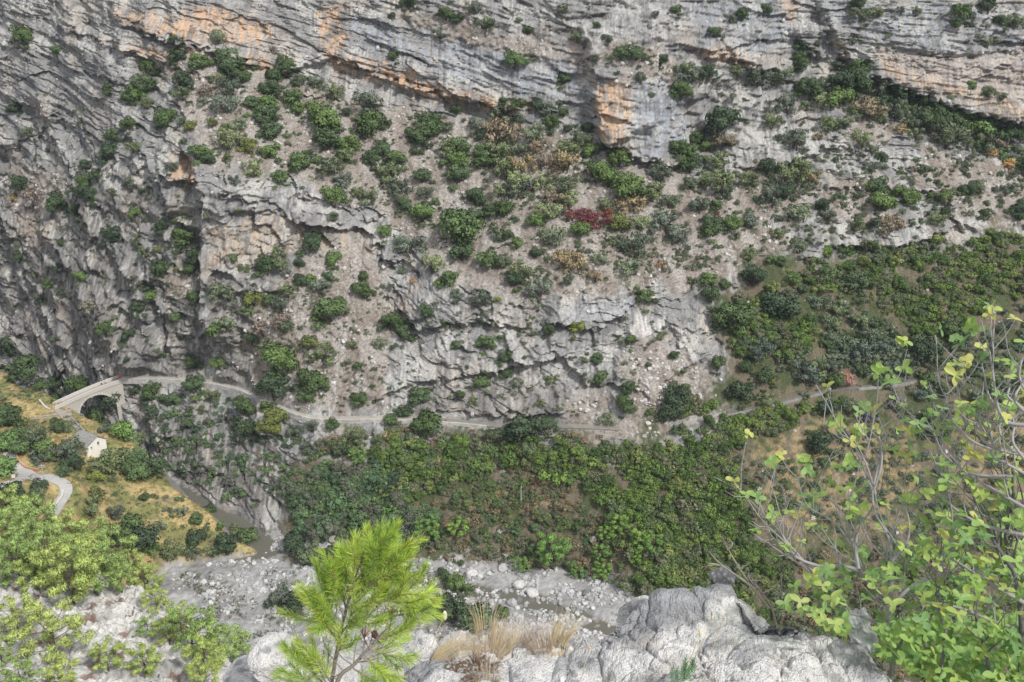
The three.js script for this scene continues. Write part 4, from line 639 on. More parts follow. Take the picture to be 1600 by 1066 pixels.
{
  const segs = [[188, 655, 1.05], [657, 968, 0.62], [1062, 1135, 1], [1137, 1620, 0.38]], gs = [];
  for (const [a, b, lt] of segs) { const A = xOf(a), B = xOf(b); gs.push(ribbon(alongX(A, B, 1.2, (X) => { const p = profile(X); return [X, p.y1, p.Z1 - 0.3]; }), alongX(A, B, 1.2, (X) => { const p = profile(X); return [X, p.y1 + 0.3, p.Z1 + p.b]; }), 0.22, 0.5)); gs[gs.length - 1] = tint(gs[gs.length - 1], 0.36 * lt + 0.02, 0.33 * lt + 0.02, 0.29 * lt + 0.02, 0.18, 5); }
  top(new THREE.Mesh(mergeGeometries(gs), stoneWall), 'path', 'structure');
  const WALLS = [[192, 300, 0.75, 1.4, 'low pale parapet wall on the path just right of the arch bridge'], [300, 480, 0.7, 1.2, 'low pale parapet wall where the path drops below the rock arch'], [480, 640, 0.5, 1.4, 'low pale wall on the outer edge of the level path'], [655, 760, 0.35, 0.9, 'low broken wall on the path above the dark scrub'], [1058, 1132, 0.5, 2.6, 'dry stone retaining wall under the curved track'], [1132, 1290, 0.3, 1.6, 'dry stone wall under the track left of the withered tree'], [1340, 1480, 0.4, 2.2, 'grey dry stone terrace wall right of the withered tree']];
  WALLS.forEach(([a, b, up, dn, label], i) => {
    const A = xOf(a), B = xOf(b), gs = [], R = rng(i + 60);
    let X = A; while (X < B) {     // courses of rough blocks
      const w = 0.7 + 0.9 * R(), X2 = Math.min(B, X + w), p = profile((X + X2) / 2), q = profile(X2 + 0.3), dz = (q.Z1 - p.Z1) / (X2 + 0.3 - (X + X2) / 2), dy = q.y1 - p.y1;
      const rows = Math.max(2, Math.round((up + dn) / 0.55)), h = (up + dn) / rows;
      for (let r = 0; r < rows; r++) { const g = new THREE.BoxGeometry((X2 - X) * Math.hypot(1, dz) + 0.02, h * (0.96 + 0.06 * R()), 0.5 + 0.12 * R()); g.rotateY(Math.atan(dz)); g.translate((X + X2) / 2 + (R() - 0.5) * 0.06, p.y1 - dn + h * (r + 0.5) + (r === rows - 1 ? 0.12 * (R() - 0.5) : 0), -(p.Z1 - 0.45 + 0.1 * (R() - 0.5))); const v = (i > 3 ? 0.32 : 0.52) * (0.85 + 0.3 * R()); tint(g, v, v * 0.97, v * 0.92, 0.05, r + 3); gs.push(g.toNonIndexed()); }
      X = X2;
    }
    const g = mergeGeometries(gs), o = new THREE.Group(), m = part(g, stoneWall, 'stone', o); m.userData.kind = 'stuff'; tag(o, label, 'wall', 'walls along the gorge path'); top(o, 'stone_wall');
  });
}
// ------------------------------------------------------------------ the arch bridge
{
  const A = P(84, 637, 335), B = P(189, 593, 347.6), dx = B[0] - A[0], dz = -(B[2] - A[2]), Ln = Math.hypot(dx, dz), turn = -Math.atan2(dz, dx), o = new THREE.Group();
  o.position.set(A[0], 0, -A[2]); o.rotation.y = turn;
  const yA = A[1], yB = B[1] - 0.2, deck = (s) => mix(yA, yB, 1 - Math.pow(1 - clamp(s / Ln), 1.35)), W = 3.8, ac = Ln * 0.60, ar = Math.min(6.6, Ln * 0.27), ay = deck(ac) - 1.5 - ar;
  const mat = stoneWall, N = 24;
  const outline = (lo, hi) => { const sh = new THREE.Shape(); sh.moveTo(0, lo(0)); for (let i = 1; i <= N; i++) sh.lineTo(Ln * i / N, lo(Ln * i / N)); for (let i = N; i >= 0; i--) sh.lineTo(Ln * i / N, hi(Ln * i / N)); return sh; };
  const body = outline(() => 6, (s) => deck(s)); const hole = new THREE.Path(); hole.moveTo(ac - ar, 6.5); hole.lineTo(ac + ar, 6.5); for (let i = 0; i <= 20; i++) hole.lineTo(ac + ar * Math.cos(Math.PI * i / 20), ay + ar * Math.sin(Math.PI * i / 20) * 1.0); hole.lineTo(ac - ar, 6.5); body.holes.push(hole);
  const gB = new THREE.ExtrudeGeometry(body, { depth: W, bevelEnabled: false, curveSegments: 8 }); gB.translate(0, 0, -W / 2); part(tint(gB, 0.47, 0.44, 0.40, 0.12, 4), mat, 'arch_wall', o);
  for (const s of [-1, 1]) {
    const g = new THREE.ExtrudeGeometry(outline((t) => deck(t) - 0.3, (t) => deck(t) + 0.95), { depth: 0.42, bevelEnabled: false }); g.translate(0, 0, s * W / 2 - 0.21 + s * 0.06); const pr = part(tint(g, 0.56, 0.53, 0.49, 0.1, 7 + s), mat, 'parapet', o);
    const c = new THREE.ExtrudeGeometry(outline((t) => deck(t) + 0.95, (t) => deck(t) + 1.08), { depth: 0.56, bevelEnabled: false }); c.translate(0, 0, s * W / 2 - 0.28 + s * 0.06); part(tint(c, 0.62, 0.60, 0.56, 0.06, 9 + s), mat, 'coping', pr);
  }
  const vs = []; const R = rng(5); for (let i = 0; i < 21; i++) { const t = Math.PI * (i + 0.5) / 21, g = new THREE.BoxGeometry(0.62, Math.PI * ar / 21 * 0.93, 0.3); g.rotateZ(t); g.translate(ac + (ar + 0.32) * Math.cos(t), ay + (ar + 0.32) * Math.sin(t), W / 2 + 0.08); const v = 0.5 + 0.12 * R(); vs.push(tint(g, v, v * 0.96, v * 0.9, 0.03, i)); }
  const ring = part(mergeGeometries(vs), mat, 'arch_ring', o); ring.userData.kind = 'stuff';
  const dk = new THREE.ExtrudeGeometry(outline((t) => deck(t) - 0.1, (t) => deck(t) + 0.06), { depth: W - 0.5, bevelEnabled: false }); dk.translate(0, 0, -(W - 0.5) / 2); part(tint(dk, 0.36, 0.33, 0.29, 0.15, 12), mat, 'deck', o);
  tag(o, 'humpbacked stone arch bridge with pale parapets across the gorge mouth', 'bridge'); top(o, 'stone_bridge');
  // orange netting barrier at the far end
  const f = new THREE.Group(), om = new THREE.MeshStandardMaterial({ color: new THREE.Color().setRGB(0.62, 0.15, 0.07), roughness: 0.7, side: THREE.DoubleSide }), w = P(187, 590, 348.5);
  f.position.set(w[0], profile(w[0]).y1 + 0.2, -w[2]); f.rotation.y = -0.5;
  const bars = []; for (let i = 0; i <= 8; i++) { const g = new THREE.BoxGeometry(0.07, 1.15, 0.03); g.translate(-1.6 + i * 0.4, 0.62, 0); bars.push(g); } for (let i = 0; i < 5; i++) { const g = new THREE.BoxGeometry(3.3, 0.1, 0.035); g.translate(0, 0.15 + i * 0.24, 0.002); bars.push(g); }
  part(mergeGeometries(bars), om, 'netting', f); for (const s of [-1.6, 0, 1.6]) { const g = new THREE.CylinderGeometry(0.03, 0.03, 1.4, 6); g.translate(s, 0.7, -0.05); part(g, greyBark, 'post', f); }
  tag(f, 'orange netting barrier closing the path at the right end of the bridge', 'barrier'); top(f, 'netting_barrier');
}
// path from the bridge down the spur to the house, and the road
function groundRibbon(list, widths, lift, thick, colour, seed) {
  const c = each(list, 2).map((q) => onSpur(q[0], q[1])), cur = new THREE.CatmullRomCurve3(c.map((p) => new THREE.Vector3(p[0], 0, p[2])), false, 'centripetal'), n = c.length * 8, L = [], Rr = [];
  for (let i = 0; i <= n; i++) { const p = cur.getPoint(i / n), t = cur.getTangent(i / n), k = i / n * (widths.length - 1), w = mix(widths[Math.floor(k)], widths[Math.min(widths.length - 1, Math.floor(k) + 1)], frac(k)) / 2, y0 = farGroundY(p.x, p.z); const a = [p.x - t.z * w, 0, p.z + t.x * w], b = [p.x + t.z * w, 0, p.z - t.x * w]; a[1] = mix(y0, farGroundY(a[0], a[2]), 0.7); b[1] = mix(y0, farGroundY(b[0], b[2]), 0.7); a[1] = Math.max(a[1], farGroundY(a[0], a[2]) - 0.1); b[1] = Math.max(b[1], farGroundY(b[0], b[2]) - 0.1); L.push(a); Rr.push(b); }
  return tint(ribbon(L, Rr, lift, thick), ...colour, 0.12, seed);
}
top(new THREE.Mesh(mergeGeometries([groundRibbon([92, 634, 100, 645, 108, 658], [5.5, 4.5, 2.5], 0.3, 0.9, [0.36, 0.32, 0.28], 3), groundRibbon([106, 654, 118, 667, 130, 682], [1.8, 1.6, 1.5], 0.25, 0.9, [0.34, 0.31, 0.27], 6)]), stoneWall), 'path', 'structure');
top(new THREE.Mesh(mergeGeometries([groundRibbon([14, 708, 20, 722, 34, 738, 58, 747, 84, 749, 101, 759, 103, 772, 92, 790, 78, 812], [3.4, 3.6, 5.2, 4.4, 3.8, 3.4, 3.4, 3.6, 3.6], 0.35, 1.2, [0.44, 0.43, 0.41], 8), groundRibbon([44, 743, 20, 755, -20, 768], [3.6, 3.6, 3.6], 0.345, 1.2, [0.44, 0.43, 0.41], 9)]), stoneWall), 'road', 'structure');
function lowWall(list, h, thick, colour, label, name) {
  const c = each(list, 2).map((q) => onSpur(q[0], q[1])), cur = new THREE.CatmullRomCurve3(c.map((p) => new THREE.Vector3(p[0], p[1], p[2])), false, 'centripetal'), n = c.length * 5, L = [], Rr = [];
  for (let i = 0; i <= n; i++) { const p = cur.getPoint(i / n), t = cur.getTangent(i / n), y = farGroundY(p.x, p.z), l = Math.hypot(t.x, t.z); L.push([p.x - t.z / l * thick / 2, y, p.z + t.x / l * thick / 2]); Rr.push([p.x + t.z / l * thick / 2, y, p.z - t.x / l * thick / 2]); }
  const o = new THREE.Group(); part(tint(ribbon(L, Rr, h, h + 0.6), ...colour, 0.1, 3), stoneWall, 'masonry', o); part(tint(ribbon(L.map((q, i) => [mix(q[0], Rr[i][0], -0.1), q[1], mix(q[2], Rr[i][2], -0.1)]), Rr.map((q, i) => [mix(q[0], L[i][0], -0.1), q[1], mix(q[2], L[i][2], -0.1)]), h + 0.1, 0.1), ...colour.map((v) => v * 1.12), 0.05, 4), stoneWall, 'coping', o);
  tag(o, label, 'wall'); top(o, name);
}
lowWall([98, 767, 97, 778, 90, 788, 78, 798], 0.9, 0.5, [0.52, 0.50, 0.47], 'curved pale wall on the inner side of the road bend', 'road_wall');
lowWall([26, 714, 30, 724, 38, 732, 52, 738, 62, 740], 0.8, 0.4, [0.47, 0.25, 0.15], 'low orange brick kerb wall along the upper edge of the road', 'kerb_wall');
lowWall([62, 628, 70, 637, 78, 641], 0.5, 0.5, [0.5, 0.48, 0.45], 'short pale wall on the grass left of the bridge', 'stone_wall');
lowWall([50, 655, 70, 652, 92, 650], 0.6, 0.6, [0.34, 0.32, 0.30], 'grey terrace wall on the slope below the bridge', 'stone_wall');
lowWall([112, 655, 124, 668, 135, 680], 0.7, 0.4, [0.30, 0.29, 0.27], 'narrow grey wall beside the footpath above the white house', 'stone_wall');
// ------------------------------------------------------------------ house
{
  const w = at(140, 704, 235), o = new THREE.Group(), y0 = -2.5, w2 = 3.0, len = 6.6, e1 = 2.7, e2 = 0.6, ry = 4.4; o.position.set(w[0], w[1] + 0.6, -w[2]); o.rotation.y = 1.0; o.scale.setScalar(1.2);
  // gable in the local x-y plane at z = +len/2; ridge nearer the right side
  const sh = new THREE.Shape(); sh.moveTo(-w2, y0); sh.lineTo(w2, y0); sh.lineTo(w2, e1); sh.lineTo(0.5, ry); sh.lineTo(-w2, e1); sh.closePath();
  const win = (x, y, a, b) => { const h = new THREE.Path(); h.moveTo(x, y); h.lineTo(x, y + b); h.lineTo(x + a, y + b); h.lineTo(x + a, y); h.closePath(); sh.holes.push(h); };
  win(-1.75, 1.5, 0.5, 0.62); win(0.35, 1.75, 0.62, 1.0);
  const plaster = new THREE.MeshStandardMaterial({ vertexColors: true, roughness: 0.95 });
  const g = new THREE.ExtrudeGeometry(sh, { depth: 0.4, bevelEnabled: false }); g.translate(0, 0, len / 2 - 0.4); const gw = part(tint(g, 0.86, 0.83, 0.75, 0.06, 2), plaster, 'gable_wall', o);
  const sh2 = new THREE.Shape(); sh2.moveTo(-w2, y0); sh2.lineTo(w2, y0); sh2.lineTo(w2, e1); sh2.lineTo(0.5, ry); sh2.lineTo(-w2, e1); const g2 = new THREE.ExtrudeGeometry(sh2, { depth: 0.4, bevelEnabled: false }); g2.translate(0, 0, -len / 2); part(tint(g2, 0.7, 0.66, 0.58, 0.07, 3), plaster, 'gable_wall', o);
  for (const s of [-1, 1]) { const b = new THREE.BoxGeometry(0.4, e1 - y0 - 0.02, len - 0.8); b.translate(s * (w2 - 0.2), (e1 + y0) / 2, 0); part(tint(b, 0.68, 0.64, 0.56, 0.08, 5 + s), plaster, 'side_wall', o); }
  for (const [x, y, a, b] of [[-1.75, 1.5, 0.5, 0.62], [0.35, 1.75, 0.62, 1.0]]) { const f = new THREE.BoxGeometry(a + 0.16, 0.08, 0.14); f.translate(x + a / 2, y - 0.04, len / 2 + 0.03); const s = part(tint(f, 0.6, 0.57, 0.5, 0.03), plaster, 'window_sill', o); const p = new THREE.BoxGeometry(a, b, 0.04); p.translate(x + a / 2, y + b / 2, len / 2 - 0.34); part(tint(p, 0.03, 0.028, 0.026, 0.1), plaster, 'window', o); void s; }
  const fl = new THREE.BoxGeometry(2 * w2 - 0.8, 0.1, len - 0.8); fl.translate(0, 0.1, 0); part(tint(fl, 0.2, 0.18, 0.16), plaster, 'floor', o);
  // roof of overlapping tile courses
  const slope = (x0, y0r, x1, y1r, name) => { const R = rng(x1 > 0 ? 3 : 4), n = 12, r = new THREE.Group(); r.name = name; o.add(r); const L = Math.hypot(x1 - x0, y1r - y0r), an = Math.atan2(y1r - y0r, x1 - x0); for (let i = 0; i < n; i++) { const gs = []; for (let k = 0; k < 16; k++) { const b = new THREE.BoxGeometry(L / n * 1.15, 0.06, (len + 0.7) / 16 * 0.97); b.rotateZ(an + 0.05 * (x1 > 0 ? 1 : -1)); const t = (i + 0.5) / n; b.translate(mix(x0, x1, t), mix(y0r, y1r, t) + 0.1 + 0.02 * R(), -(len + 0.7) / 2 + (k + 0.5) * (len + 0.7) / 16); const v = 0.24 + 0.1 * R(); gs.push(tint(b, v, v * 0.97, v * 0.93, 0.1, i * 20 + k)); } part(mergeGeometries(gs), plaster, 'tile_course', r); } const u = new THREE.BoxGeometry(L, 0.1, len + 0.5); u.rotateZ(an); u.translate((x0 + x1) / 2, (y0r + y1r) / 2 + 0.02, 0); part(tint(u, 0.22, 0.2, 0.18), plaster, 'roof_board', r); };
  slope(0.5, ry, -w2 - 0.3, e1 - 0.18, 'roof_slope'); slope(0.5, ry, w2 + 0.15, e1 - 0.12, 'roof_slope');
  tag(o, 'small cream-white stone house with grey roof and two dark gable windows', 'house'); top(o, 'stone_house');
}
// poles, roadside panel
function pole(px, py, h, label, arms) { const w = at(px, py, 200), o = new THREE.Group(); o.position.set(w[0], w[1], -w[2]); const pm = new THREE.MeshStandardMaterial({ color: new THREE.Color().setRGB(0.48, 0.48, 0.46), roughness: 0.8 }); const g = new THREE.CylinderGeometry(0.1, 0.17, h + 0.6, 8); g.translate(0, h / 2 - 0.3, 0); part(g, pm, 'shaft', o); if (arms) { for (const y of [h - 0.25, h - 0.75]) { const a = new THREE.BoxGeometry(1.9, 0.12, 0.12); a.rotateY(0.3); a.translate(0, y, 0.14); part(a, pm, 'crossarm', o); } } else { const a = new THREE.CylinderGeometry(0.07, 0.07, 0.5, 6); a.rotateZ(1.2); a.translate(0.2, h - 0.2, 0); part(a, pm, 'bracket', o); } tag(o, label, 'pole', 'utility poles in the gorge'); top(o, 'utility_pole'); }
pole(72, 766, 8.2, 'pale utility pole with crossarms inside the road bend', true);
pole(814, 788, 6.2, 'thin pale utility pole standing in the scrub of the lower slope', false);
pole(1287, 660, 8, 'thin leaning-looking grey pole on the terraces below the withered tree', false);
{ const w = at(22, 752, 235), o = new THREE.Group(); o.position.set(w[0], farGroundY(w[0], w[2]) + 0.3, -w[2]); o.rotation.y = 0.35; const b = new THREE.BoxGeometry(0.95, 1.1, 0.06); b.translate(0, 1.3, 0); part(b, new THREE.MeshStandardMaterial({ color: new THREE.Color().setRGB(0.72, 0.60, 0.60), roughness: 0.6 }), 'panel', o); for (const s of [-0.35, 0.35]) { const g = new THREE.CylinderGeometry(0.04, 0.04, 1.6, 6); g.translate(s, 0.5, -0.07); part(g, greyBark, 'post', o); } tag(o, 'small pale pink panel on two posts beside the road', 'sign'); top(o, 'roadside_panel'); }
// ------------------------------------------------------------------ pines on the near hill and young pines across the river
const pineShape = [1, 2, 3, 4].map((s) => {
  const R = rng(s * 101), lobes = [], wood = [limb([[0, -0.06, 0], [0.02 * s - 0.04, 0.3, 0.03], [0.05 - 0.02 * s, 0.62, -0.02], [0, 0.93, 0.02]], 0.028, 0.006, 6)];
  const n = 17;
  for (let i = 0; i < n; i++) {
    const h = 0.16 + 0.74 * (i / n), t = i * 2.4 + R(), L = (0.13 + 0.34 * Math.sin(Math.PI * clamp((h - 0.02) * 0.98)) ** 0.8) * (0.75 + 0.5 * R()), c = Math.cos(t), z = Math.sin(t);
    wood.push(limb([[0, h - 0.05, 0], [c * L * 0.5, h + 0.01, z * L * 0.5], [c * L, h + 0.09, z * L]], 0.010, 0.003, 4));
    lobes.push([c * L, h + 0.1, z * L, 0.085 + 0.05 * R(), 0.85 + 0.35 * R()], [c * L * 0.7, h + 0.1, z * L * 0.7 + 0.05, 0.075 + 0.04 * R(), 0.8 + 0.3 * R()], [c * L * 0.85 - 0.06 * z, h + 0.05, z * L * 0.85 + 0.06 * c, 0.07 + 0.04 * R(), 0.75 + 0.3 * R()]);
  }
  lobes.push([0, 0.95, 0.02, 0.09, 1.2], [0.03, 0.85, 0, 0.1, 1.1]);
  return { wood: mergeGeometries(wood), crown: leafCloud(s * 7, { at: lobes, lobes: 0, n: 9000, fill: 0.1, size: 0.024, wide: 0.26, up: 0.9 }) };
});
const pineMats = [[0.42, 0.49, 0.15], [0.34, 0.43, 0.145], [0.46, 0.52, 0.17], [0.30, 0.40, 0.135]].map((c) => leafMat(...c));
const youngMats = [[0.25, 0.40, 0.085], [0.29, 0.44, 0.10], [0.21, 0.35, 0.09]].map((c) => leafMat(...c));
{
  const protos = {}, R = rng(515);
  const plant = (name, px, py, r, mats, label, group, from, cat = 'tree') => {
    const w = at(px, py + r * 0.95, from), al = w[2] * CP - (w[1] - EYE) * SP, s = Math.floor(R() * 4), m = Math.floor(R() * mats.length), id = name + s + '_' + m, h = 2.4 * r * al / F;
    let g = protos[id]; if (!g) { g = protos[id] = new THREE.Group(); part(pineShape[s].crown, mats[m], 'crown', g); part(pineShape[s].wood, barkMat, 'trunk', g); }
    const o = g.clone(); o.position.set(w[0], w[1] - 0.05, -w[2]); o.rotation.y = R() * 6.28; o.scale.set(h * 1.0, h * (0.92 + 0.15 * R()), h * 1.0); tag(o, label, cat, group); top(o, name);
  };
  const H = [[18, 838, 36, 'at the left photo edge below the road'], [58, 826, 34, 'just below the road end'], [98, 842, 32, 'on the hill crest below the golden slope'], [140, 852, 32, 'on the crest near the foot of the golden slope'], [172, 868, 34, 'at the right end of the dense crest row'], [35, 880, 34, 'behind the red soil at the left edge'], [75, 868, 32, 'in the middle of the crest row'], [115, 905, 42, 'above the white rock, largest in the crest row'], [150, 895, 34, 'just left of the bare white rock top'], [190, 905, 22, 'small, on the brink above the gravel bar'], [28, 968, 30, 'on white rock at the left edge, half way down'], [92, 1002, 42, 'dense and dark yellow-green, alone on the white rock'], [170, 1028, 22, 'small and round in a cleft of the white rock'], [228, 1035, 24, 'small and upright on the lower white rock'], [233, 908, 20, 'thin with a black trunk on the crest'], [246, 940, 18, 'sparse, leaning over the gravel bar'], [284, 968, 22, 'upper left of the slope clump above the gravel'], [303, 988, 32, 'largest of the slope clump above the gravel'], [335, 1005, 30, 'in the middle of the slope clump above the gravel'], [370, 1012, 26, 'at the right end of the slope clump'], [322, 1030, 28, 'lowest of the slope clump above the gravel'], [4, 1018, 18, 'bright green at the left edge, low down'], [35, 1058, 24, 'cut by the lower left corner of the picture'], [98, 1058, 24, 'at the lower picture edge below the dense pine'], [320, 1062, 22, 'yellowish, at the lower picture edge'], [62, 900, 26, 'low, in front of the crest row'], [232, 980, 16, 'small bushy one on bare white rock'], [10, 800, 30, 'at the left edge beside the road'], [8, 868, 30, 'second from the top at the left edge'], [48, 850, 28, 'tucked between the road pines'], [84, 893, 26, 'in the front of the crest row'], [205, 885, 18, 'small, at the right end of the crest'], [130, 872, 28, 'in the second line of the crest row'], [265, 990, 18, 'little, left of the slope clump']];
  for (const [x, y, r, l] of H) plant('pine_tree', x, y, r, pineMats, 'yellow-green pine ' + l, 'pines on the near white rock hill', 40);
  const Y = [[860, 860, 24, 'largest light green young pine on the far bank above the boulders'], [670, 833, 17, 'light green young pine right of the pine sapling top'], [718, 828, 14, 'small light green pine between two scrub patches, right of the sapling'], [813, 884, 11, 'small bright green pine just above the river stones'], [970, 822, 13, 'upper right young pine of the far bank group'], [948, 834, 12, 'young pine left of the upper right one on the far bank'], [998, 848, 14, 'young pine in the middle of the far bank group'], [1020, 852, 14, 'rightmost young pine of the far bank group'], [939, 864, 12, 'young pine at the left of the far bank group'], [941, 895, 13, 'lowest young pine of the far bank group, near the river'], [994, 872, 10, 'smallest young pine of the far bank group'], [900, 895, 9, 'tiny pine right of the largest young pine'], [562, 716, 12, 'light green rounded tree on the rock under the path'], [612, 802, 11, 'pale green little tree in the riverside wood']];
  for (const [x, y, r, l] of Y) plant('young_pine', x, y, r, youngMats, l, 'young pines on the far bank', 200);
}
// shrubs on the gravel, the spur and the river stones
{
  const list = [], R = rng(88);
  const more = (k, px, py, r, label) => { const w = at(px, py + 0.6 * r, 200), al = w[2] * CP - (w[1] - EYE) * SP, q = 1.15 * r * al / F, g = new THREE.Group(); const [, shapes, mats] = KIND[k]; part(shapes[Math.floor(R() * shapes.length)], mats[Math.floor(R() * 3)], 'crown', g); part(bushStems[0], barkMat, 'stem', g); g.position.set(w[0], w[1] - 0.1 * r * al / F, -w[2]); g.rotation.y = R() * 6.28; g.scale.setScalar(q); tag(g, label, 'bush', 'shrubs along the river and on the spur'); top(g, 'riverside_shrub'); };
  more('G', 715, 912, 18, 'round green shrub standing in the river stones'); more('D', 692, 896, 11, 'small dark shrub beside the round one in the river stones'); more('G', 732, 920, 12, 'bright green shrub right of the round one in the river stones'); more('D', 463, 848, 22, 'dark green bush at the end of the brown pool'); more('O', 490, 865, 24, 'grey-green bush left of the pine sapling top'); more('D', 520, 868, 20, 'dark bush behind the pine sapling tip');
  more('O', 438, 935, 26, 'olive shrub on the gravel bar left of the sapling'); more('D', 465, 942, 20, 'dark green shrub on the gravel bar touching the sapling'); more('G', 735, 965, 32, 'green shrub rising behind the dry grass'); more('D', 700, 950, 26, 'dark shrub between the sapling and the dry grass'); more('G', 782, 956, 14, 'small green shrub behind the right dry grass');
  for (const [x, y, r, k] of [[180, 800, 16, 'O'], [205, 815, 18, 'G'], [140, 790, 20, 'O'], [165, 838, 22, 'G'], [190, 835, 24, 'D'], [222, 842, 28, 'D'], [270, 858, 22, 'O'], [308, 840, 16, 'D'], [308, 812, 12, 'G'], [355, 852, 20, 'D'], [385, 838, 18, 'G'], [372, 828, 14, 'O'], [225, 778, 9, 'D'], [240, 730, 24, 'G'], [210, 735, 22, 'G'], [185, 715, 26, 'O'], [160, 725, 24, 'O'], [112, 722, 18, 'D'], [100, 705, 24, 'O'], [75, 700, 22, 'G'], [50, 690, 24, 'O'], [85, 660, 8, 'P'], [25, 770, 22, 'D'], [50, 778, 22, 'O'], [62, 760, 14, 'D'], [15, 655, 20, 'D'], [30, 700, 18, 'G'], [8, 730, 26, 'L'], [60, 715, 16, 'O'], [215, 715, 16, 'L'], [300, 862, 14, 'O'], [150, 775, 16, 'Y'], [330, 796, 11, 'D'], [345, 822, 10, 'G'], [100, 735, 13, 'G'], [150, 745, 14, 'Y'], [5, 620, 9, 'P'], [285, 800, 10, 'P'], [250, 820, 12, 'P'], [235, 858, 16, 'G'], [330, 862, 12, 'O']]) list.push([k, x, y, r]);
  const LM = [['the white house', 140, 695], ['the road bend', 80, 765], ['the golden slope', 250, 790], ['the brown pool', 380, 800], ['the roadside pink panel', 22, 745]], seen = new Map();
  for (const q of list) { let b = LM[0], bd = 1e9; for (const l of LM) { const d = Math.hypot(q[1] - l[1], q[2] - l[2]); if (d < bd) { bd = d; b = l; } } q.push(b[0], Math.abs(q[1] - b[1]) > Math.abs(q[2] - b[2]) ? (q[1] > b[1] ? 'right of' : 'left of') : (q[2] > b[2] ? 'below' : 'above'), bd); }
  list.sort((a, b) => a[6] - b[6]);
  for (const [k, x, y, r, l, d] of list) { const key = k + l + d, n = seen.get(key) || 0; seen.set(key, n + 1); more(k, x, y, r, `${KIND[k][0]}, ${ORD[n]} ${d} ${l} on the near spur`); }
}
// ------------------------------------------------------------------ the rock in front of the camera
function worley(x, y, seed) { const ix = Math.floor(x), iy = Math.floor(y); let a = 9, b = 9, h = 0, ax = 0, ay = 0; for (let j = -1; j <= 1; j++) for (let i = -1; i <= 1; i++) { let q = Math.imul(ix + i + seed, 374761393) ^ Math.imul(iy + j, 668265263); q = Math.imul(q ^ (q >>> 13), 1274126177); q ^= q >>> 16; q >>>= 0; const cx = ix + i + (q & 255) / 255, cy = iy + j + ((q >>> 8) & 255) / 255, d = Math.hypot(x - cx, y - cy); if (d < a) { b = a; a = d; h = q; ax = x - cx; ay = y - cy; } else if (d < b) b = d; } return [a, b, h, ax, ay]; }
const rockMat = new THREE.MeshStandardMaterial({ vertexColors: true, roughness: 0.9, side: THREE.DoubleSide });
{
  const S = 512, d = new Uint8Array(S * S * 4); for (let j = 0; j < S; j++) for (let i = 0; i < S; i++) { const a = i / S * 6.2832, b = j / S * 6.2832, x = Math.cos(a) * 3, y = Math.sin(a) * 3, z = Math.cos(b) * 3 + Math.sin(b) * 1.7; const v = 128 + 55 * n3(x * 2, y * 2, z * 2) + 35 * n3(x * 6, y * 6, z * 6 + Math.sin(b) * 5) + 25 * n3(x * 15, y * 15, z * 15 + Math.sin(b) * 9), o = (j * S + i) * 4; d[o] = d[o + 1] = d[o + 2] = clamp(v, 0, 255); d[o + 3] = 255; }
  const t = new THREE.DataTexture(d, S, S); t.wrapS = t.wrapT = THREE.RepeatWrapping; t.magFilter = THREE.LinearFilter; t.needsUpdate = true; rockMat.bumpMap = t; rockMat.bumpScale = 0.028;
}
function chunks(x, y, z, seed, out) {      // upper envelope of tilted bulges, one per cell: convex broken chunks with sharp clefts
  const ix = Math.floor(x), iy = Math.floor(y), iz = Math.floor(z); let a = -9, b = -9;
  for (let k = -1; k <= 1; k++) for (let j = -1; j <= 1; j++) for (let i = -1; i <= 1; i++) {
    let q = Math.imul(ix + i + seed, 374761393) ^ Math.imul(iy + j, 668265263) ^ Math.imul(iz + k, 1440670441); q = Math.imul(q ^ (q >>> 13), 1274126177); q ^= q >>> 16; q >>>= 0;
    const dx = x - ix - i - (q & 255) / 255, dy = y - iy - j - ((q >>> 8) & 255) / 255, dz = z - iz - k - ((q >>> 16) & 255) / 255, e = ((q >>> 24) & 255) / 255 - 0.5, f = ((q >>> 4) & 255) / 255 - 0.5, g = ((q >>> 12) & 255) / 255 - 0.5;
    const h = 0.7 * e + 1.1 * (f * dx + g * dy + (f - g) * 0.7 * dz) - 0.75 * (dx * dx + dy * dy + dz * dz);
    if (h > a) { b = a; a = h; } else if (h > b) b = h;
  }
  out[0] = a; out[1] = a - b;
}
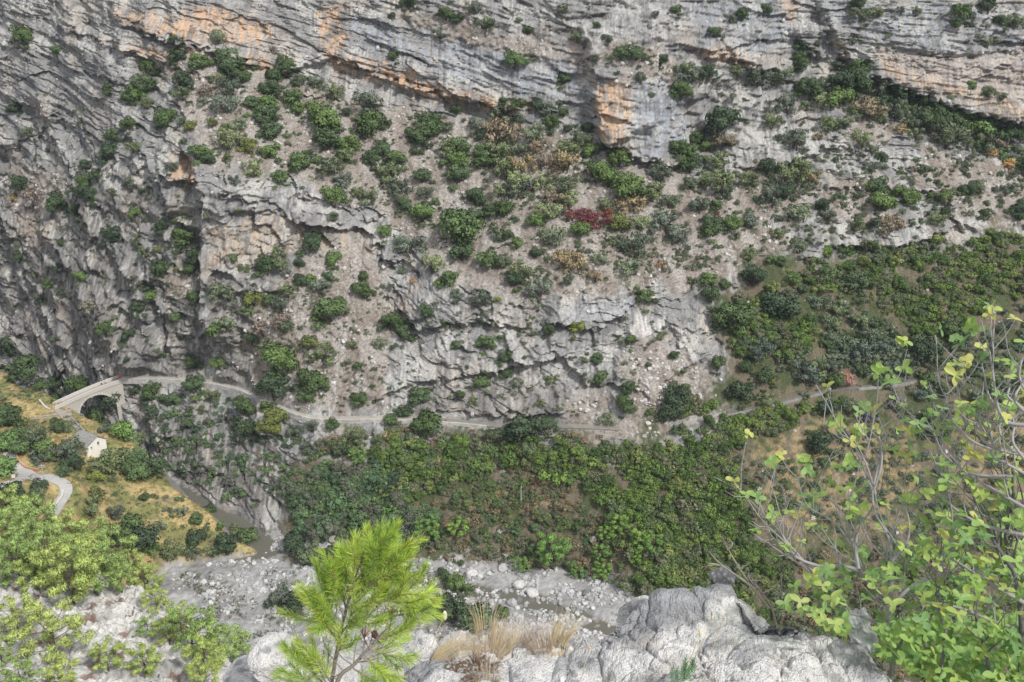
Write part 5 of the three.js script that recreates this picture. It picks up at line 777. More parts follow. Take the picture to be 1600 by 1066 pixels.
function outcrop(o) {
  const f = surfaceOf(o.pts.map((q) => P(...q)), 0.12), crest = o.crest.map((q) => { const p = P(...q); return [p[0], p[2]]; });
  const NX = o.nx, NZ = o.nz, v0 = [0, 0, 0];
  const base = (X, Z) => { const [dd] = nearest(crest, X, Z); const out = Math.max(0, dd + 0.04); return Math.max(f(X, Z) - 1.5 * out - 2.2 * out * out, o.floor); };
  const g = gridMesh(NX, NZ, (i, j, v, q) => {
    const X = mix(o.x0, o.x1, i / (NX - 1)), Z = mix(o.z0, o.z1, j / (NZ - 1)), y = base(X, Z), e = 0.03;
    let nx = -(base(X + e, Z) - y) / e, nz = (base(X, Z + e) - y) / e; const l = Math.hypot(nx, 1, nz); nx /= l; nz /= l; const ny = 1 / l;   // nz along -z world
    const A = [0, 0], B = [0, 0], E = [0, 0], k = 0.12 * n3(X * 2, y * 2, Z * 2), Y = y * 1.0, u = X + 0.35 * Z, w = Z - 0.5 * (y - 175);
    chunks(X * 1.7 + k, Y * 1.7, Z * 1.7 + k, 3, A); chunks(X * 4.4 + 2 * k, Y * 4.4, Z * 4.4, 8, B); chunks(X * 11 + 3 * k, Y * 11, Z * 11, 15, E);
    const crackOn = sstep(-0.15, 0.3, n3(X * 1.3 + 4, y * 1.3, Z * 1.3)), pits = 0.018 * sstep(0.35, 0.7, n3(X * 6, y * 6, Z * 6)) + 0.008 * sstep(0.3, 0.7, n3(X * 15, y * 15, Z * 15));
    const dsp = o.k * (0.20 * A[0] + 0.095 * B[0] * (0.5 + 0.5 * crackOn) + 0.034 * E[0] * (0.2 + 0.8 * crackOn) - 0.015 + 0.05 * n3(X * 1.1, y * 1.1, Z * 1.1 + o.seed) + 0.005 * n3(X * 24, y * 24, Z * 24)) - pits - 0.035 * sstep(0.08, 0, B[1]) * crackOn - 0.03 * sstep(0.06, 0, A[1]);
    v[0] = X + nx * dsp; v[1] = y + ny * dsp; v[2] = -Z + nz * dsp;
    const s = 0.6 * n3(X * 0.9 + o.seed, y * 0.9, Z * 0.9) + 0.3 * n3(X * 2.2, y * 2.2, Z * 2.2 + o.seed) + o.grey, t = sstep(-0.22, 0.28, s), m = 1 + 0.12 * n3(X * 9, y * 9, Z * 9) + 0.10 * n3(X * 26, y * 26, Z * 26);
    lerp3(C(0.74, 0.73, 0.71), C(0.36, 0.365, 0.38), t, q);
    const lic = sstep(0.30, 0.62, 0.6 * n3(X * 4, y * 4 + 7, Z * 4) + 0.4 * n3(X * 10, y * 10, Z * 10)); lerp3(q, C(0.17, 0.17, 0.17), lic * 0.6, q);
    const spk = sstep(0.55, 0.75, n3(X * 30, y * 30, Z * 30)); lerp3(q, C(0.08, 0.08, 0.08), spk * 0.5, q);
    const rust = sstep(0.5, 0.75, n3(X * 1.6 + 31, y * 1.6, Z * 1.6)); lerp3(q, C(0.38, 0.33, 0.27), rust * 0.3, q);
    if (o.soil) { const [sx, sz, sr] = o.soil, ds = Math.hypot(X - sx, Z - sz) / sr + 0.35 * n2(X * 5, Z * 5); lerp3(q, C(0.16, 0.11, 0.075), sstep(1, 0.7, ds) * (n2(X * 22, Z * 22) > 0.25 ? 0.35 : 1), q); }
    q[0] *= m; q[1] *= m; q[2] *= m; void v0;
    return y > o.floor + 0.02;
  });
  g.index.array.reverse(); g.computeVertexNormals();
  const pp = g.attributes.position, uv = new Float32Array(pp.count * 2); for (let i = 0; i < pp.count; i++) { uv[i * 2] = (pp.getX(i) + 0.2 * pp.getZ(i)) / 0.8; uv[i * 2 + 1] = (pp.getY(i) * 0.8 - pp.getZ(i) * 0.7) / 0.8; } g.setAttribute('uv', new THREE.BufferAttribute(uv, 2));
  const m = new THREE.Mesh(g, rockMat); tag(m, o.label, 'rock'); top(m, 'rock_outcrop'); return base;
}
const ridgeY = outcrop({ seed: 3, grey: 0.02, k: 1, nx: 440, nz: 400, x0: -0.1, x1: 3.2, z0: 3.4, z1: 8.3, floor: 171.5, label: 'broad pale grey limestone ridge filling the bottom right foreground',
  pts: [[880, 1000, 7.0], [905, 992, 7.0], [960, 968, 7.1], [1000, 945, 7.2], [1030, 935, 7.25], [1070, 932, 7.3], [1110, 920, 7.4], [1125, 912, 7.5], [1150, 905, 7.5], [1165, 922, 7.3], [1200, 950, 7.0], [1240, 962, 6.8], [1280, 990, 6.6], [1340, 1022, 6.3], [1430, 1066, 5.9], [1520, 1110, 5.6], [1000, 1066, 6.05], [1200, 1066, 5.6], [1100, 1000, 6.5], [960, 1025, 6.55], [1250, 1030, 6.1], [900, 1066, 6.3], [1300, 1066, 5.8], [1100, 1130, 5.2], [900, 1130, 5.7], [1400, 1140, 5.0], [1100, 1300, 4.0], [1060, 985, 6.8], [1180, 990, 6.6]],
  crest: [[700, 1200, 5.6], [860, 1066, 6.3], [880, 1000, 7.0], [905, 990, 7.0], [960, 966, 7.1], [1000, 943, 7.2], [1030, 933, 7.25], [1070, 930, 7.3], [1110, 918, 7.4], [1125, 908, 7.5], [1150, 902, 7.5], [1165, 920, 7.3], [1200, 948, 7.0], [1240, 960, 6.8], [1280, 988, 6.6], [1340, 1020, 6.3], [1430, 1064, 5.9], [1560, 1125, 5.4], [1800, 1300, 4]] });
const soilAt = P(725, 1035, 6.6);
const ledgeY = outcrop({ seed: 17, grey: -0.12, k: 0.9, nx: 300, nz: 300, x0: -1.1, x1: 0.75, z0: 4.6, z1: 8.2, floor: 171.5, soil: [soilAt[0] + 0.05, soilAt[2], 0.22], label: 'cracked pale limestone ledge with dry grass in the bottom centre',
  pts: [[640, 1000, 7.3], [700, 1010, 7.3], [740, 992, 7.4], [790, 1002, 7.2], [830, 990, 7.3], [870, 990, 7.2], [905, 1002, 7.0], [700, 1050, 6.6], [800, 1050, 6.5], [880, 1045, 6.5], [800, 1110, 5.9], [700, 1120, 6.0], [620, 1066, 6.5], [900, 1120, 5.8], [560, 1100, 6.2], [725, 1036, 6.75]],
  crest: [[500, 1130, 6.1], [600, 1040, 6.9], [640, 998, 7.3], [700, 1008, 7.3], [740, 990, 7.4], [790, 1000, 7.2], [830, 988, 7.3], [870, 988, 7.2], [905, 1000, 7.0], [960, 1030, 6.6], [1050, 1150, 5.4]] });
function block(px, py, Z, r, seed, label, grey) {
  const g = new THREE.IcosahedronGeometry(1, 26), p = g.attributes.position, n = p.count, c = new Float32Array(n * 3), R = rng(seed), v = new THREE.Vector3(), cuts = [], q = [0, 0, 0], uv = new Float32Array(n * 2); for (let k = 0; k < 11; k++) cuts.push([new THREE.Vector3(R() - 0.5, R() * 1.2 - 0.5, R() - 0.5).normalize(), 0.66 + 0.28 * R()]);
  for (let i = 0; i < n; i++) {
    v.fromBufferAttribute(p, i); let f = 1.02; for (const [m, d] of cuts) { const e = v.dot(m); if (e > 0.1) f = Math.min(f, d / e); }
    const cr = sstep(0.06, 0, Math.abs(n3(v.x * 1.7 + seed, v.y * 1.7, v.z * 1.7))) * 0.06;
    f += 0.05 * n3(v.x * 2.2 + seed, v.y * 2.2, v.z * 2.2) + 0.03 * (0.5 - Math.abs(n3(v.x * 5, v.y * 5 + seed, v.z * 5))) + 0.012 * n3(v.x * 14, v.y * 14, v.z * 14 + seed) - cr;
    p.setXYZ(i, v.x * f * r[0], v.y * f * r[1], v.z * f * r[2]);
    lerp3(C(0.66, 0.65, 0.63), C(0.36, 0.36, 0.37), sstep(-0.1, 0.5, n3(v.x * 1.5, v.y * 1.5 + seed, v.z * 1.5) + grey), q); lerp3(q, C(0.14, 0.14, 0.14), 0.5 * sstep(0.5, 0.75, n3(v.x * 11, v.y * 11, v.z * 11)), q); c.set(q, i * 3); uv[i * 2] = v.x * r[0] / 0.8 + v.z * 0.2; uv[i * 2 + 1] = v.y * r[1] / 0.8 + v.z * r[2] / 0.8;
  }
  g.setAttribute('color', new THREE.BufferAttribute(c, 3)); g.setAttribute('uv', new THREE.BufferAttribute(uv, 2)); g.computeVertexNormals();
  const m = new THREE.Mesh(g, rockMat), w = P(px, py, Z); m.position.set(w[0], w[1], -w[2]); m.rotation.y = R() * 6.28; tag(m, label, 'rock'); top(m, 'limestone_block');
}
block(640, 1040, 7.0, [0.27, 0.34, 0.26], 5, 'smooth white limestone block behind the pine sapling', -0.35);
block(713, 1012, 7.5, [0.17, 0.16, 0.15], 8, 'small rounded white block left of the dry grass', -0.3);
block(1128, 903, 7.75, [0.115, 0.10, 0.11], 12, 'grey rock knob on top of the limestone ridge', 0.6);
block(1003, 962, 7.5, [0.24, 0.17, 0.22], 15, 'pale block on the left shoulder of the limestone ridge', -0.1);
block(1065, 962, 7.5, [0.2, 0.19, 0.2], 22, 'pitted pale block behind the ridge crest, left of the knob', 0.0);
block(435, 1035, 15, [0.55, 0.5, 0.5], 31, 'white cracked boulder at the lower left of the sapling', -0.2);
block(392, 1062, 16, [0.5, 0.4, 0.5], 33, 'pale boulder cut by the lower edge, left of the sapling', -0.1);
block(520, 1050, 12, [0.55, 0.35, 0.4], 36, 'pale rock seen through the lower sapling twigs', -0.2);
block(790, 1010, 7.6, [0.2, 0.16, 0.2], 41, 'pale block between the two groups of dry grass', -0.2);
block(862, 1003, 7.5, [0.2, 0.17, 0.2], 44, 'white upright block at the right end of the grass', -0.2);
// ------------------------------------------------------------------ dry grass
const strawMats = [[0.56, 0.46, 0.28], [0.44, 0.35, 0.24], [0.54, 0.43, 0.32]].map((c) => new THREE.MeshStandardMaterial({ color: new THREE.Color().setRGB(...c), vertexColors: true, roughness: 0.75, side: THREE.DoubleSide }));
function grassTuft(px, py, Z, n, len, lean, spread, mi, label, seed) {
  const R = rng(seed), pos = [], idx = [], col = [], w = P(px, py, Z);
  for (let i = 0; i < n; i++) {
    const t = R() * 6.28, L = len * (0.55 + 0.6 * R()), sp = spread * (0.3 + R()), bx = 0.05 * Math.cos(t) * (1 + spread), bz = 0.05 * Math.sin(t) * (1 + spread), dx = lean[0] + sp * Math.cos(t), dz = lean[1] + sp * Math.sin(t), wd = 0.0022, v = 0.7 + 0.6 * R(), droop = 0.25 + 0.5 * R();
    let x = bx, y = -0.04, z = bz; const m = pos.length / 3, K = 6;
    for (let k = 0; k <= K; k++) { const s = k / K, ww = wd * (1 - 0.85 * s); pos.push(x - ww, y, z, x + ww, y, z + ww * 0.6); col.push(v, v, v, v, v, v); if (k < K) { const e = m + k * 2; idx.push(e, e + 1, e + 2, e + 1, e + 3, e + 2); } const st = L / K; x += dx * st * (0.4 + 1.2 * s); z += dz * st * (0.4 + 1.2 * s); y += st * (1 - droop * s * 1.1) * (1 - 0.3 * Math.hypot(dx, dz)); }
  }
  const g = new THREE.BufferGeometry(); g.setAttribute('position', new THREE.Float32BufferAttribute(pos, 3)); g.setAttribute('color', new THREE.Float32BufferAttribute(col, 3)); g.setIndex(idx); g.computeVertexNormals();
  const m = new THREE.Mesh(g, strawMats[mi]); m.position.set(w[0], w[1], -w[2]); tag(m, label, 'grass tuft', 'dry grass tufts on the foreground ledge'); top(m, 'dry_grass_tuft');
}
grassTuft(682, 1032, 6.85, 190, 0.40, [0.95, -0.1], 0.22, 0, 'straw-yellow grass tuft combed to the right over the white block', 3);
grassTuft(735, 1030, 6.8, 260, 0.24, [0.0, 0], 0.75, 1, 'greyish brown dense grass tuft over the bare earth', 5);
grassTuft(762, 1036, 6.75, 170, 0.30, [0.1, 0], 0.4, 2, 'pinkish straw tuft in the middle of the ledge', 7);
grassTuft(780, 1020, 6.9, 150, 0.42, [0.25, 0], 0.35, 0, 'tall upright straw tuft right of the bare earth', 9);
grassTuft(802, 1006, 7.2, 150, 0.22, [0, 0], 0.8, 2, 'low reddish brown tuft behind the tall straw tuft', 11);
grassTuft(848, 1020, 6.9, 210, 0.36, [-0.25, 0], 0.35, 2, 'thick straw tuft at the left foot of the upright block', 13);
grassTuft(874, 1002, 7.1, 130, 0.36, [0.3, -0.1], 0.22, 0, 'yellow tuft leaning right, rightmost on the ledge', 15);
grassTuft(878, 1036, 6.7, 190, 0.15, [0, 0], 0.7, 0, 'short orange-brown tuft in the crack beside the grey ridge', 17);
grassTuft(760, 1066, 6.3, 110, 0.2, [0, 0], 0.5, 1, 'low tuft at the lower edge below the bare earth', 19);
grassTuft(758, 985, 7.7, 70, 0.42, [0, 0], 0.5, 0, 'thin loose stalks rising in front of the river shrubs', 21);
{ // single stalks with seed heads
  const stalk = (pts, Z, headR, label, c) => { const o = new THREE.Group(), b = P(pts[0], pts[1], Z); o.position.set(b[0], b[1], -b[2]); const q = each(pts, 2).map((p, i) => { const w = P(p[0], p[1], Z + 0.04 * i); return [w[0] - b[0], w[1] - b[1], -(w[2] - b[2])]; }); part(limb(q, 0.0035, 0.0018, 5), strawMats[0], 'stalk', o); const e = q[q.length - 1], h = new THREE.SphereGeometry(1, 10, 8); h.scale(headR, headR * 2.4, headR); h.translate(e[0], e[1], e[2]); part(tint(h, ...c, 0.1), strawMats[0], 'seed_head', o); tag(o, label, 'dry stalk', 'dry stalks on the foreground rock'); top(o, 'dry_stalk'); };
  stalk([673, 1015, 684, 985, 695, 962], 6.6, 0.018, 'thick grey-white plume stalk left of the dry grass', [1.3, 1.4, 2.0]);
  stalk([1075, 1048, 1095, 1010, 1113, 966], 5.9, 0.009, 'pale stalk with round head on the grey face of the ridge', [1.2, 1.2, 1.2]);
  stalk([1068, 1050, 1085, 1015, 1094, 990], 5.9, 0.011, 'shorter stalk with cream head on the grey face', [1.3, 1.3, 1.2]);
  stalk([1106, 1040, 1118, 1000, 1140, 945], 6.0, 0.004, 'long bare thin stalk crossing the ridge face', [1, 1, 1]);
  stalk([908, 1062, 915, 1035, 920, 1012], 6.1, 0.009, 'thin stalk with a tan head at the left end of the grey ridge', [1.2, 1.0, 0.8]);
}
{ // small grey-green plant on the ridge
  const R = rng(21), o = new THREE.Group(), b = P(1075, 1060, 5.85); o.position.set(b[0], b[1], -b[2]); const lm = new THREE.MeshStandardMaterial({ color: new THREE.Color().setRGB(0.22, 0.36, 0.20), roughness: 0.7, side: THREE.DoubleSide });
  for (let k = 0; k < 11; k++) { const x = (R() - 0.5) * 0.3, H = 0.06 + 0.09 * R(), z = (R() - 0.5) * 0.15, gs = []; part(limb([[x, -0.05, z], [x + 0.01, H * 0.5, z], [x + 0.02 * (R() - 0.5), H, z]], 0.002, 0.001, 4), lm, 'stem', o); for (let i = 0; i < 20; i++) { const t = i * 2.4, q = i / 20, g = new THREE.PlaneGeometry(0.006, 0.045, 1, 2); g.translate(0, 0.022, 0); g.rotateX(-0.9 + 0.7 * q); g.rotateY(t); g.translate(x, H * q, z); gs.push(g); } part(mergeGeometries(gs), lm, 'leaf', o).userData.kind = 'stuff'; }
  tag(o, 'small grey-green herb with narrow leaves on the ridge at the lower edge', 'plant'); top(o, 'rock_herb');
}
// ------------------------------------------------------------------ the pine sapling in front
{
  const o = new THREE.Group(), Z0 = 4.7, b = P(525, 1110, Z0), wood = new THREE.MeshStandardMaterial({ color: new THREE.Color().setRGB(0.30, 0.26, 0.22), roughness: 0.9 }), R = rng(61); o.position.set(b[0], b[1], -b[2]);
  const q = (x, y, dz = 0) => { const w = P(430 + x / 4.1, 806 + y / 4.1, Z0 + dz); return [w[0] - b[0], w[1] - b[1], -(w[2] - b[2])]; };
  const stem = (l, dz, r0, r1) => part(limb(l.map((p, i) => q(p[0], p[1], dz * i / l.length)), r0, r1, 6), wood, 'branch', o);
  part(limb([q(385, 1240), q(400, 1060), q(440, 1000), q(500, 960), q(560, 890), q(600, 850)], 0.017, 0.007, 7), wood, 'trunk', o);
  part(limb([q(330, 1240, 0.1), q(390, 900, 0.1), q(420, 740, 0.08), q(455, 600, 0.05), q(500, 430, 0), q(560, 250, 0), q(590, 90, 0)], 0.014, 0.003, 7), wood, 'trunk', o);
  const N = [[455, 610, 430, 480, 440, 190], [500, 430, 520, 300, 525, 140], [560, 260, 640, 200, 670, 95], [520, 400, 680, 260, 780, 60], [600, 320, 760, 260, 860, 170], [430, 690, 330, 560, 255, 300], [440, 640, 370, 480, 385, 320], [420, 760, 280, 640, 150, 490], [430, 720, 330, 650, 265, 650], [455, 600, 560, 520, 640, 400], [560, 470, 700, 380, 870, 250], [480, 500, 430, 380, 420, 250], [540, 330, 560, 240, 580, 90], [620, 560, 780, 520, 830, 410], [700, 620, 880, 590, 1000, 440], [760, 640, 930, 620, 1060, 640], [640, 560, 850, 500, 1010, 540], [500, 520, 600, 430, 720, 330], [460, 560, 520, 470, 560, 380], [400, 800, 330, 700, 300, 560], [420, 760, 470, 690, 540, 620], [330, 1100, 200, 960, 110, 850], [330, 1080, 250, 930, 160, 820], [320, 1120, 180, 1050, 40, 990], [350, 1060, 290, 960, 240, 880], [560, 890, 640, 960, 700, 980], [600, 850, 740, 900, 860, 930], [560, 900, 680, 1010, 760, 1060], [600, 870, 720, 830, 840, 730], [500, 980, 600, 1040, 650, 1070], [385, 900, 430, 830, 460, 770], [620, 800, 760, 760, 880, 700], [560, 420, 620, 330, 640, 210], [610, 350, 700, 270, 720, 130], [520, 350, 490, 260, 480, 200], [640, 430, 760, 380, 790, 280], [300, 640, 260, 560, 190, 470], [560, 560, 650, 520, 760, 420], [350, 560, 320, 480, 330, 350], [480, 640, 560, 580, 700, 520], [700, 540, 820, 560, 940, 560], [600, 300, 660, 180, 760, 130], [400, 560, 350, 420, 300, 370], [440, 420, 460, 330, 470, 260], [470, 700, 600, 650, 720, 640], [380, 700, 300, 700, 250, 720]];
  const live = [[0.52, 0.70, 0.11], [0.60, 0.74, 0.14], [0.40, 0.58, 0.10]].map((c) => new THREE.MeshPhysicalMaterial({ color: new THREE.Color().setRGB(...c), vertexColors: true, roughness: 0.6, side: THREE.DoubleSide, transmission: 0.3, thickness: 0 }));
  for (const l of [...N]) for (let k = 0; k < 2; k++) { const f = 0.25 + 0.35 * R(), x0 = mix(l[0], l[2], f * 1.4), y0 = mix(l[1], l[3], f * 1.4), a = (R() - 0.5) * 1.5, dx = l[4] - l[0], dy = l[5] - l[1], s = 0.5 + 0.3 * R(), ex = (dx * Math.cos(a) - dy * Math.sin(a)) * s, ey = (dx * Math.sin(a) + dy * Math.cos(a)) * s; N.push([x0, y0, x0 + ex * 0.55 + 8, y0 + ey * 0.5, x0 + ex, y0 + ey - 30]); }
  for (const [i, l] of N.entries()) {
    const dz = (R() - 0.5) * 0.42, pts = [q(l[0], l[1], dz * 0.3), q(l[2], l[3], dz * 0.7), q(l[4], l[5], dz)], cur = new THREE.CatmullRomCurve3(pts.map((p) => new THREE.Vector3(...p)));
    const br = part(limb(pts, i < 46 ? 0.0055 : 0.0032, 0.0018, 5), wood, 'branch', o);
    const pos = [], idx = [], col = [], c = new THREE.Vector3(), t = new THREE.Vector3(), u = new THREE.Vector3(), d = new THREE.Vector3(), w = new THREE.Vector3(), Ln = cur.getLength(), n = Math.round(860 * Math.min(0.36, Ln * 0.8));
    for (let k = 0; k < n; k++) {
      const s = 1 - Math.min(0.9, 0.30 / Ln) * Math.pow(R(), 1.1); cur.getPoint(s, c); cur.getTangent(s, t); u.set(R() - 0.5, R() - 0.5, R() - 0.5).cross(t).normalize();
      const spread = 0.28 + 0.5 * (1 - s) * 2 + 0.25 * R(); d.copy(t).addScaledVector(u, spread).normalize(); w.set(R() - 0.5, R() - 0.5, R() - 0.5).cross(d).normalize().multiplyScalar(0.0012);
      const L = 0.050 + 0.034 * R(), m = pos.length / 3, v = 0.75 + 0.5 * R(), bend = 0.006 * (R() - 0.5);
      pos.push(c.x - w.x, c.y - w.y, c.z - w.z, c.x + w.x, c.y + w.y, c.z + w.z, c.x + d.x * L * 0.55 + w.x, c.y + d.y * L * 0.55 + w.y + bend, c.z + d.z * L * 0.55 + w.z, c.x + d.x * L * 0.55 - w.x, c.y + d.y * L * 0.55 - w.y + bend, c.z + d.z * L * 0.55 - w.z, c.x + d.x * L, c.y + d.y * L - 0.003, c.z + d.z * L);
      const br_ = R() < 0.05 ? [v * 0.9, v * 0.45, v * 0.6] : [v, v, v]; for (let z = 0; z < 5; z++) col.push(...br_); idx.push(m, m + 1, m + 2, m, m + 2, m + 3, m + 3, m + 2, m + 4);
    }
    const g = new THREE.BufferGeometry(); g.setAttribute('position', new THREE.Float32BufferAttribute(pos, 3)); g.setAttribute('color', new THREE.Float32BufferAttribute(col, 3)); g.setIndex(idx); g.computeVertexNormals();
    part(g, live[i % 3], 'needle_spray', br);
  }
  // bare twigs and a few browned sprays
  for (const l of [[440, 1000, 330, 860, 290, 740], [400, 1060, 320, 960, 310, 860], [500, 960, 520, 820, 580, 700], [560, 890, 580, 720, 590, 600, 640, 470], [600, 850, 640, 720, 680, 640, 730, 560], [600, 850, 720, 760, 800, 700], [540, 920, 640, 900, 760, 820], [560, 890, 660, 800, 640, 700, 660, 590], [500, 960, 420, 900, 380, 820], [520, 940, 600, 930, 700, 900], [440, 1000, 350, 1040, 260, 1030, 180, 1060], [600, 850, 560, 760, 570, 640], [640, 800, 700, 740, 720, 690], [420, 1040, 330, 1000, 300, 900], [580, 870, 700, 880, 780, 860]]) stem(each(l, 2), (R() - 0.5) * 0.3, 0.0042, 0.0014);
  const dry = new THREE.MeshStandardMaterial({ color: new THREE.Color().setRGB(0.42, 0.20, 0.10), roughness: 0.8, side: THREE.DoubleSide });
  for (const [x, y] of [[640, 460], [725, 655], [525, 700], [575, 780], [690, 700]]) { const gs = [], c = q(x, y, 0); for (let k = 0; k < 26; k++) { const g = new THREE.PlaneGeometry(0.0016, 0.07); g.translate(0, 0.035, 0); g.rotateX((R() - 0.5) * 1.4); g.rotateZ((R() - 0.5) * 1.6); g.translate(c[0], c[1], c[2]); gs.push(g); } part(mergeGeometries(gs), dry, 'withered_spray', o); }
  const cn = new THREE.IcosahedronGeometry(0.016, 3); { const p = cn.attributes.position; for (let i = 0; i < p.count; i++) { const f = 1 + 0.2 * Math.sin(p.getX(i) * 900) * Math.cos(p.getY(i) * 700); p.setXYZ(i, p.getX(i) * f, p.getY(i) * 1.5 * f, p.getZ(i) * f); } cn.computeVertexNormals(); const c = q(637, 762, -0.05); cn.translate(...c); } part(cn, new THREE.MeshStandardMaterial({ color: new THREE.Color().setRGB(0.10, 0.045, 0.04), roughness: 0.9 }), 'cone', o);
  tag(o, 'bright green pine sapling with bare grey twigs in the foreground', 'pine sapling'); top(o, 'pine_sapling');
}
// ------------------------------------------------------------------ the fig on the right
const figLeaf = [0, 1, 2].map((k) => {
  const R = rng(k + 4), pos = [0, 0.12, 0], idx = [], n = 26; const lob = k === 2 ? 0.12 : 0.34;
  for (let i = 0; i <= n; i++) { const t = i / n, a = -2.55 + 5.1 * t, r = (0.62 + lob * Math.cos(a * 3.0) * (Math.abs(a) < 2.2 ? 1 : 0.4) - 0.1 * Math.abs(a) / 2.5) * (0.95 + 0.1 * R()); const x = Math.sin(a) * r * 0.95, y = 0.12 + Math.cos(a) * r; pos.push(x, y, 0.16 * Math.abs(x) - 0.22 * y * y + 0.05 * Math.sin(a * 5)); if (i) idx.push(0, i + 1, i); }
  const pet = pos.length / 3; pos.push(-0.018, 0.12, 0, 0.018, 0.12, 0, 0.014, -0.42, 0.10, -0.014, -0.42, 0.10); idx.push(pet, pet + 1, pet + 2, pet, pet + 2, pet + 3);
  const g = new THREE.BufferGeometry(); g.setAttribute('position', new THREE.Float32BufferAttribute(pos, 3)); g.setIndex(idx); g.computeVertexNormals(); return g;
});
{
  const o = new THREE.Group(), b = P(1400, 1150, 6.3), R = rng(717); o.position.set(b[0], b[1], -b[2]);
  const bark = new THREE.MeshStandardMaterial({ color: new THREE.Color().setRGB(0.36, 0.345, 0.345), roughness: 0.85 }), darkBark = new THREE.MeshStandardMaterial({ color: new THREE.Color().setRGB(0.15, 0.14, 0.145), roughness: 0.9 });
  const lm = [[0.36, 0.54, 0.12], [0.46, 0.60, 0.15], [0.28, 0.46, 0.13], [0.56, 0.58, 0.15], [0.22, 0.38, 0.12]].map((c) => new THREE.MeshPhysicalMaterial({ color: new THREE.Color().setRGB(...c), roughness: 0.55, side: THREE.DoubleSide, transmission: 0.35, thickness: 0 }));
  const loc = (px, py, Z) => { const w = P(px, py, Z); return [w[0] - b[0], w[1] - b[1], -(w[2] - b[2])]; };
  const c3 = (x, y) => [1320 + x / 3.807, 480 + y / 3.807], c4 = (x, y) => [900 + x / 2.286, 706 + y / 2.286];
  const tips = [], spots = [], wood = [];
  const branch = (conv, l, r0, r1, Za, Zb, dark) => {
    const e = each(l, 2).map((p, i, a) => { const s = conv(p[0], p[1]); return loc(s[0], s[1], mix(Za, Zb, i / (a.length - 1)) + 0.05 * (R() - 0.5)); });
    const cur = new THREE.CatmullRomCurve3(e.map((p) => new THREE.Vector3(...p))), br = part(limb(e, r0, r1, 7), dark ? darkBark : bark, 'branch', o), L = cur.getLength(); tips.push(cur.getPoint(1));
    if (L > 0.5 && !conv.sub) for (let i = 0; i < L * 2.6; i++) { const s = 0.25 + 0.7 * R(), c = cur.getPoint(s), t = cur.getTangent(s); let d = new THREE.Vector3(R() - 0.5, 0.1 + 0.5 * R(), 0.7 * (R() - 0.5)).normalize().addScaledVector(t, 0.5).normalize(); const Ls = 0.25 + 0.45 * R(), q = [c.toArray()]; for (let k = 1; k <= 4; k++) { d.add(new THREE.Vector3((R() - 0.5) * 0.7, 0.12 + (R() - 0.5) * 0.4, (R() - 0.5) * 0.5)).normalize(); c.addScaledVector(d, Ls / 4); q.push(c.toArray()); } subs.push([q, mix(r0, r1, s) * 0.6, 0.0035, dark]); }
    grow(cur, br, r0, r1, L, dark);
  };
  const subs = [];
  const grow = (cur, br, r0, r1, L, dark) => {
    const n = Math.round(L * 6.5), tw = [];
    for (let i = 0; i < n; i++) {
      const s = 0.15 + 0.85 * R(), c = cur.getPoint(s), t = cur.getTangent(s), u = new THREE.Vector3(R() - 0.5, R() - 0.5, R() - 0.5).cross(t).normalize(), d = t.clone().multiplyScalar(0.5).addScaledVector(u, 0.9); d.y += 0.35; d.normalize();
      const Lt = 0.10 + 0.26 * R() * R() + 0.05, m = c.clone().addScaledVector(d, Lt * 0.5), en = c.clone().addScaledVector(d, Lt); m.x += 0.04 * (R() - 0.5); m.z += 0.04 * (R() - 0.5); en.y += Lt * 0.25;
      const rr = mix(r0, r1, s) * 0.55; tw.push(limb([c.toArray(), m.toArray(), en.toArray()], Math.max(0.0035, rr), 0.0025, 5)); tips.push(en); spots.push(m);
    }
    if (tw.length) { const m = part(mergeGeometries(tw), dark ? darkBark : bark, 'twig', br); m.userData.kind = 'stuff'; }
  };
  branch(c4, [1130, 800, 1125, 640, 1115, 560, 1080, 500, 1010, 425, 985, 310, 960, 230, 905, 165], 0.019, 0.007, 6.3, 6.9);
  branch(c4, [1010, 425, 960, 408, 880, 410, 780, 370, 720, 255], 0.018, 0.006, 6.6, 6.9);
  branch(c4, [940, 520, 860, 440, 800, 375, 740, 300, 718, 248], 0.013, 0.004, 6.7, 7.0);
  branch(c4, [900, 470, 850, 430, 780, 390, 690, 330], 0.010, 0.004, 6.8, 7.1);
  branch(c4, [930, 500, 890, 480, 850, 420, 820, 340, 780, 270], 0.010, 0.004, 6.8, 7.2);
  branch(c4, [1115, 600, 1130, 450, 1128, 380, 1115, 300, 1070, 220, 1060, 150, 1075, 70, 1092, -30], 0.015, 0.006, 6.4, 6.8);
  branch(c4, [1060, 150, 1045, 100, 1020, 40, 1000, 0], 0.010, 0.005, 6.8, 6.9);
  branch(c4, [1010, 420, 1000, 330, 1020, 260, 1060, 200], 0.014, 0.005, 6.5, 6.9);
  branch(c4, [1128, 390, 1180, 330, 1190, 250, 1170, 180], 0.014, 0.005, 6.4, 6.6);
  branch(c4, [980, 330, 930, 260, 860, 215, 785, 185], 0.009, 0.004, 6.8, 7.0);
  branch(c4, [970, 300, 940, 230, 920, 180, 885, 165], 0.009, 0.004, 6.8, 7.1);
  branch(c4, [1125, 560, 1200, 480, 1300, 440, 1380, 410], 0.018, 0.006, 6.3, 6.3);
  branch(c4, [1610, 545, 1480, 470, 1390, 412, 1330, 378, 1240, 350], 0.016, 0.005, 6.0, 6.5);
  branch(c4, [1590, 800, 1588, 560, 1562, 420, 1535, 310, 1562, 180, 1560, 60], 0.021, 0.009, 6.0, 6.3, true);
  branch(c4, [1610, 300, 1480, 270, 1400, 235, 1330, 180, 1288, 95], 0.015, 0.005, 6.1, 6.5);
  branch(c4, [1620, 210, 1500, 140, 1400, 80, 1330, 5], 0.014, 0.005, 6.1, 6.5);
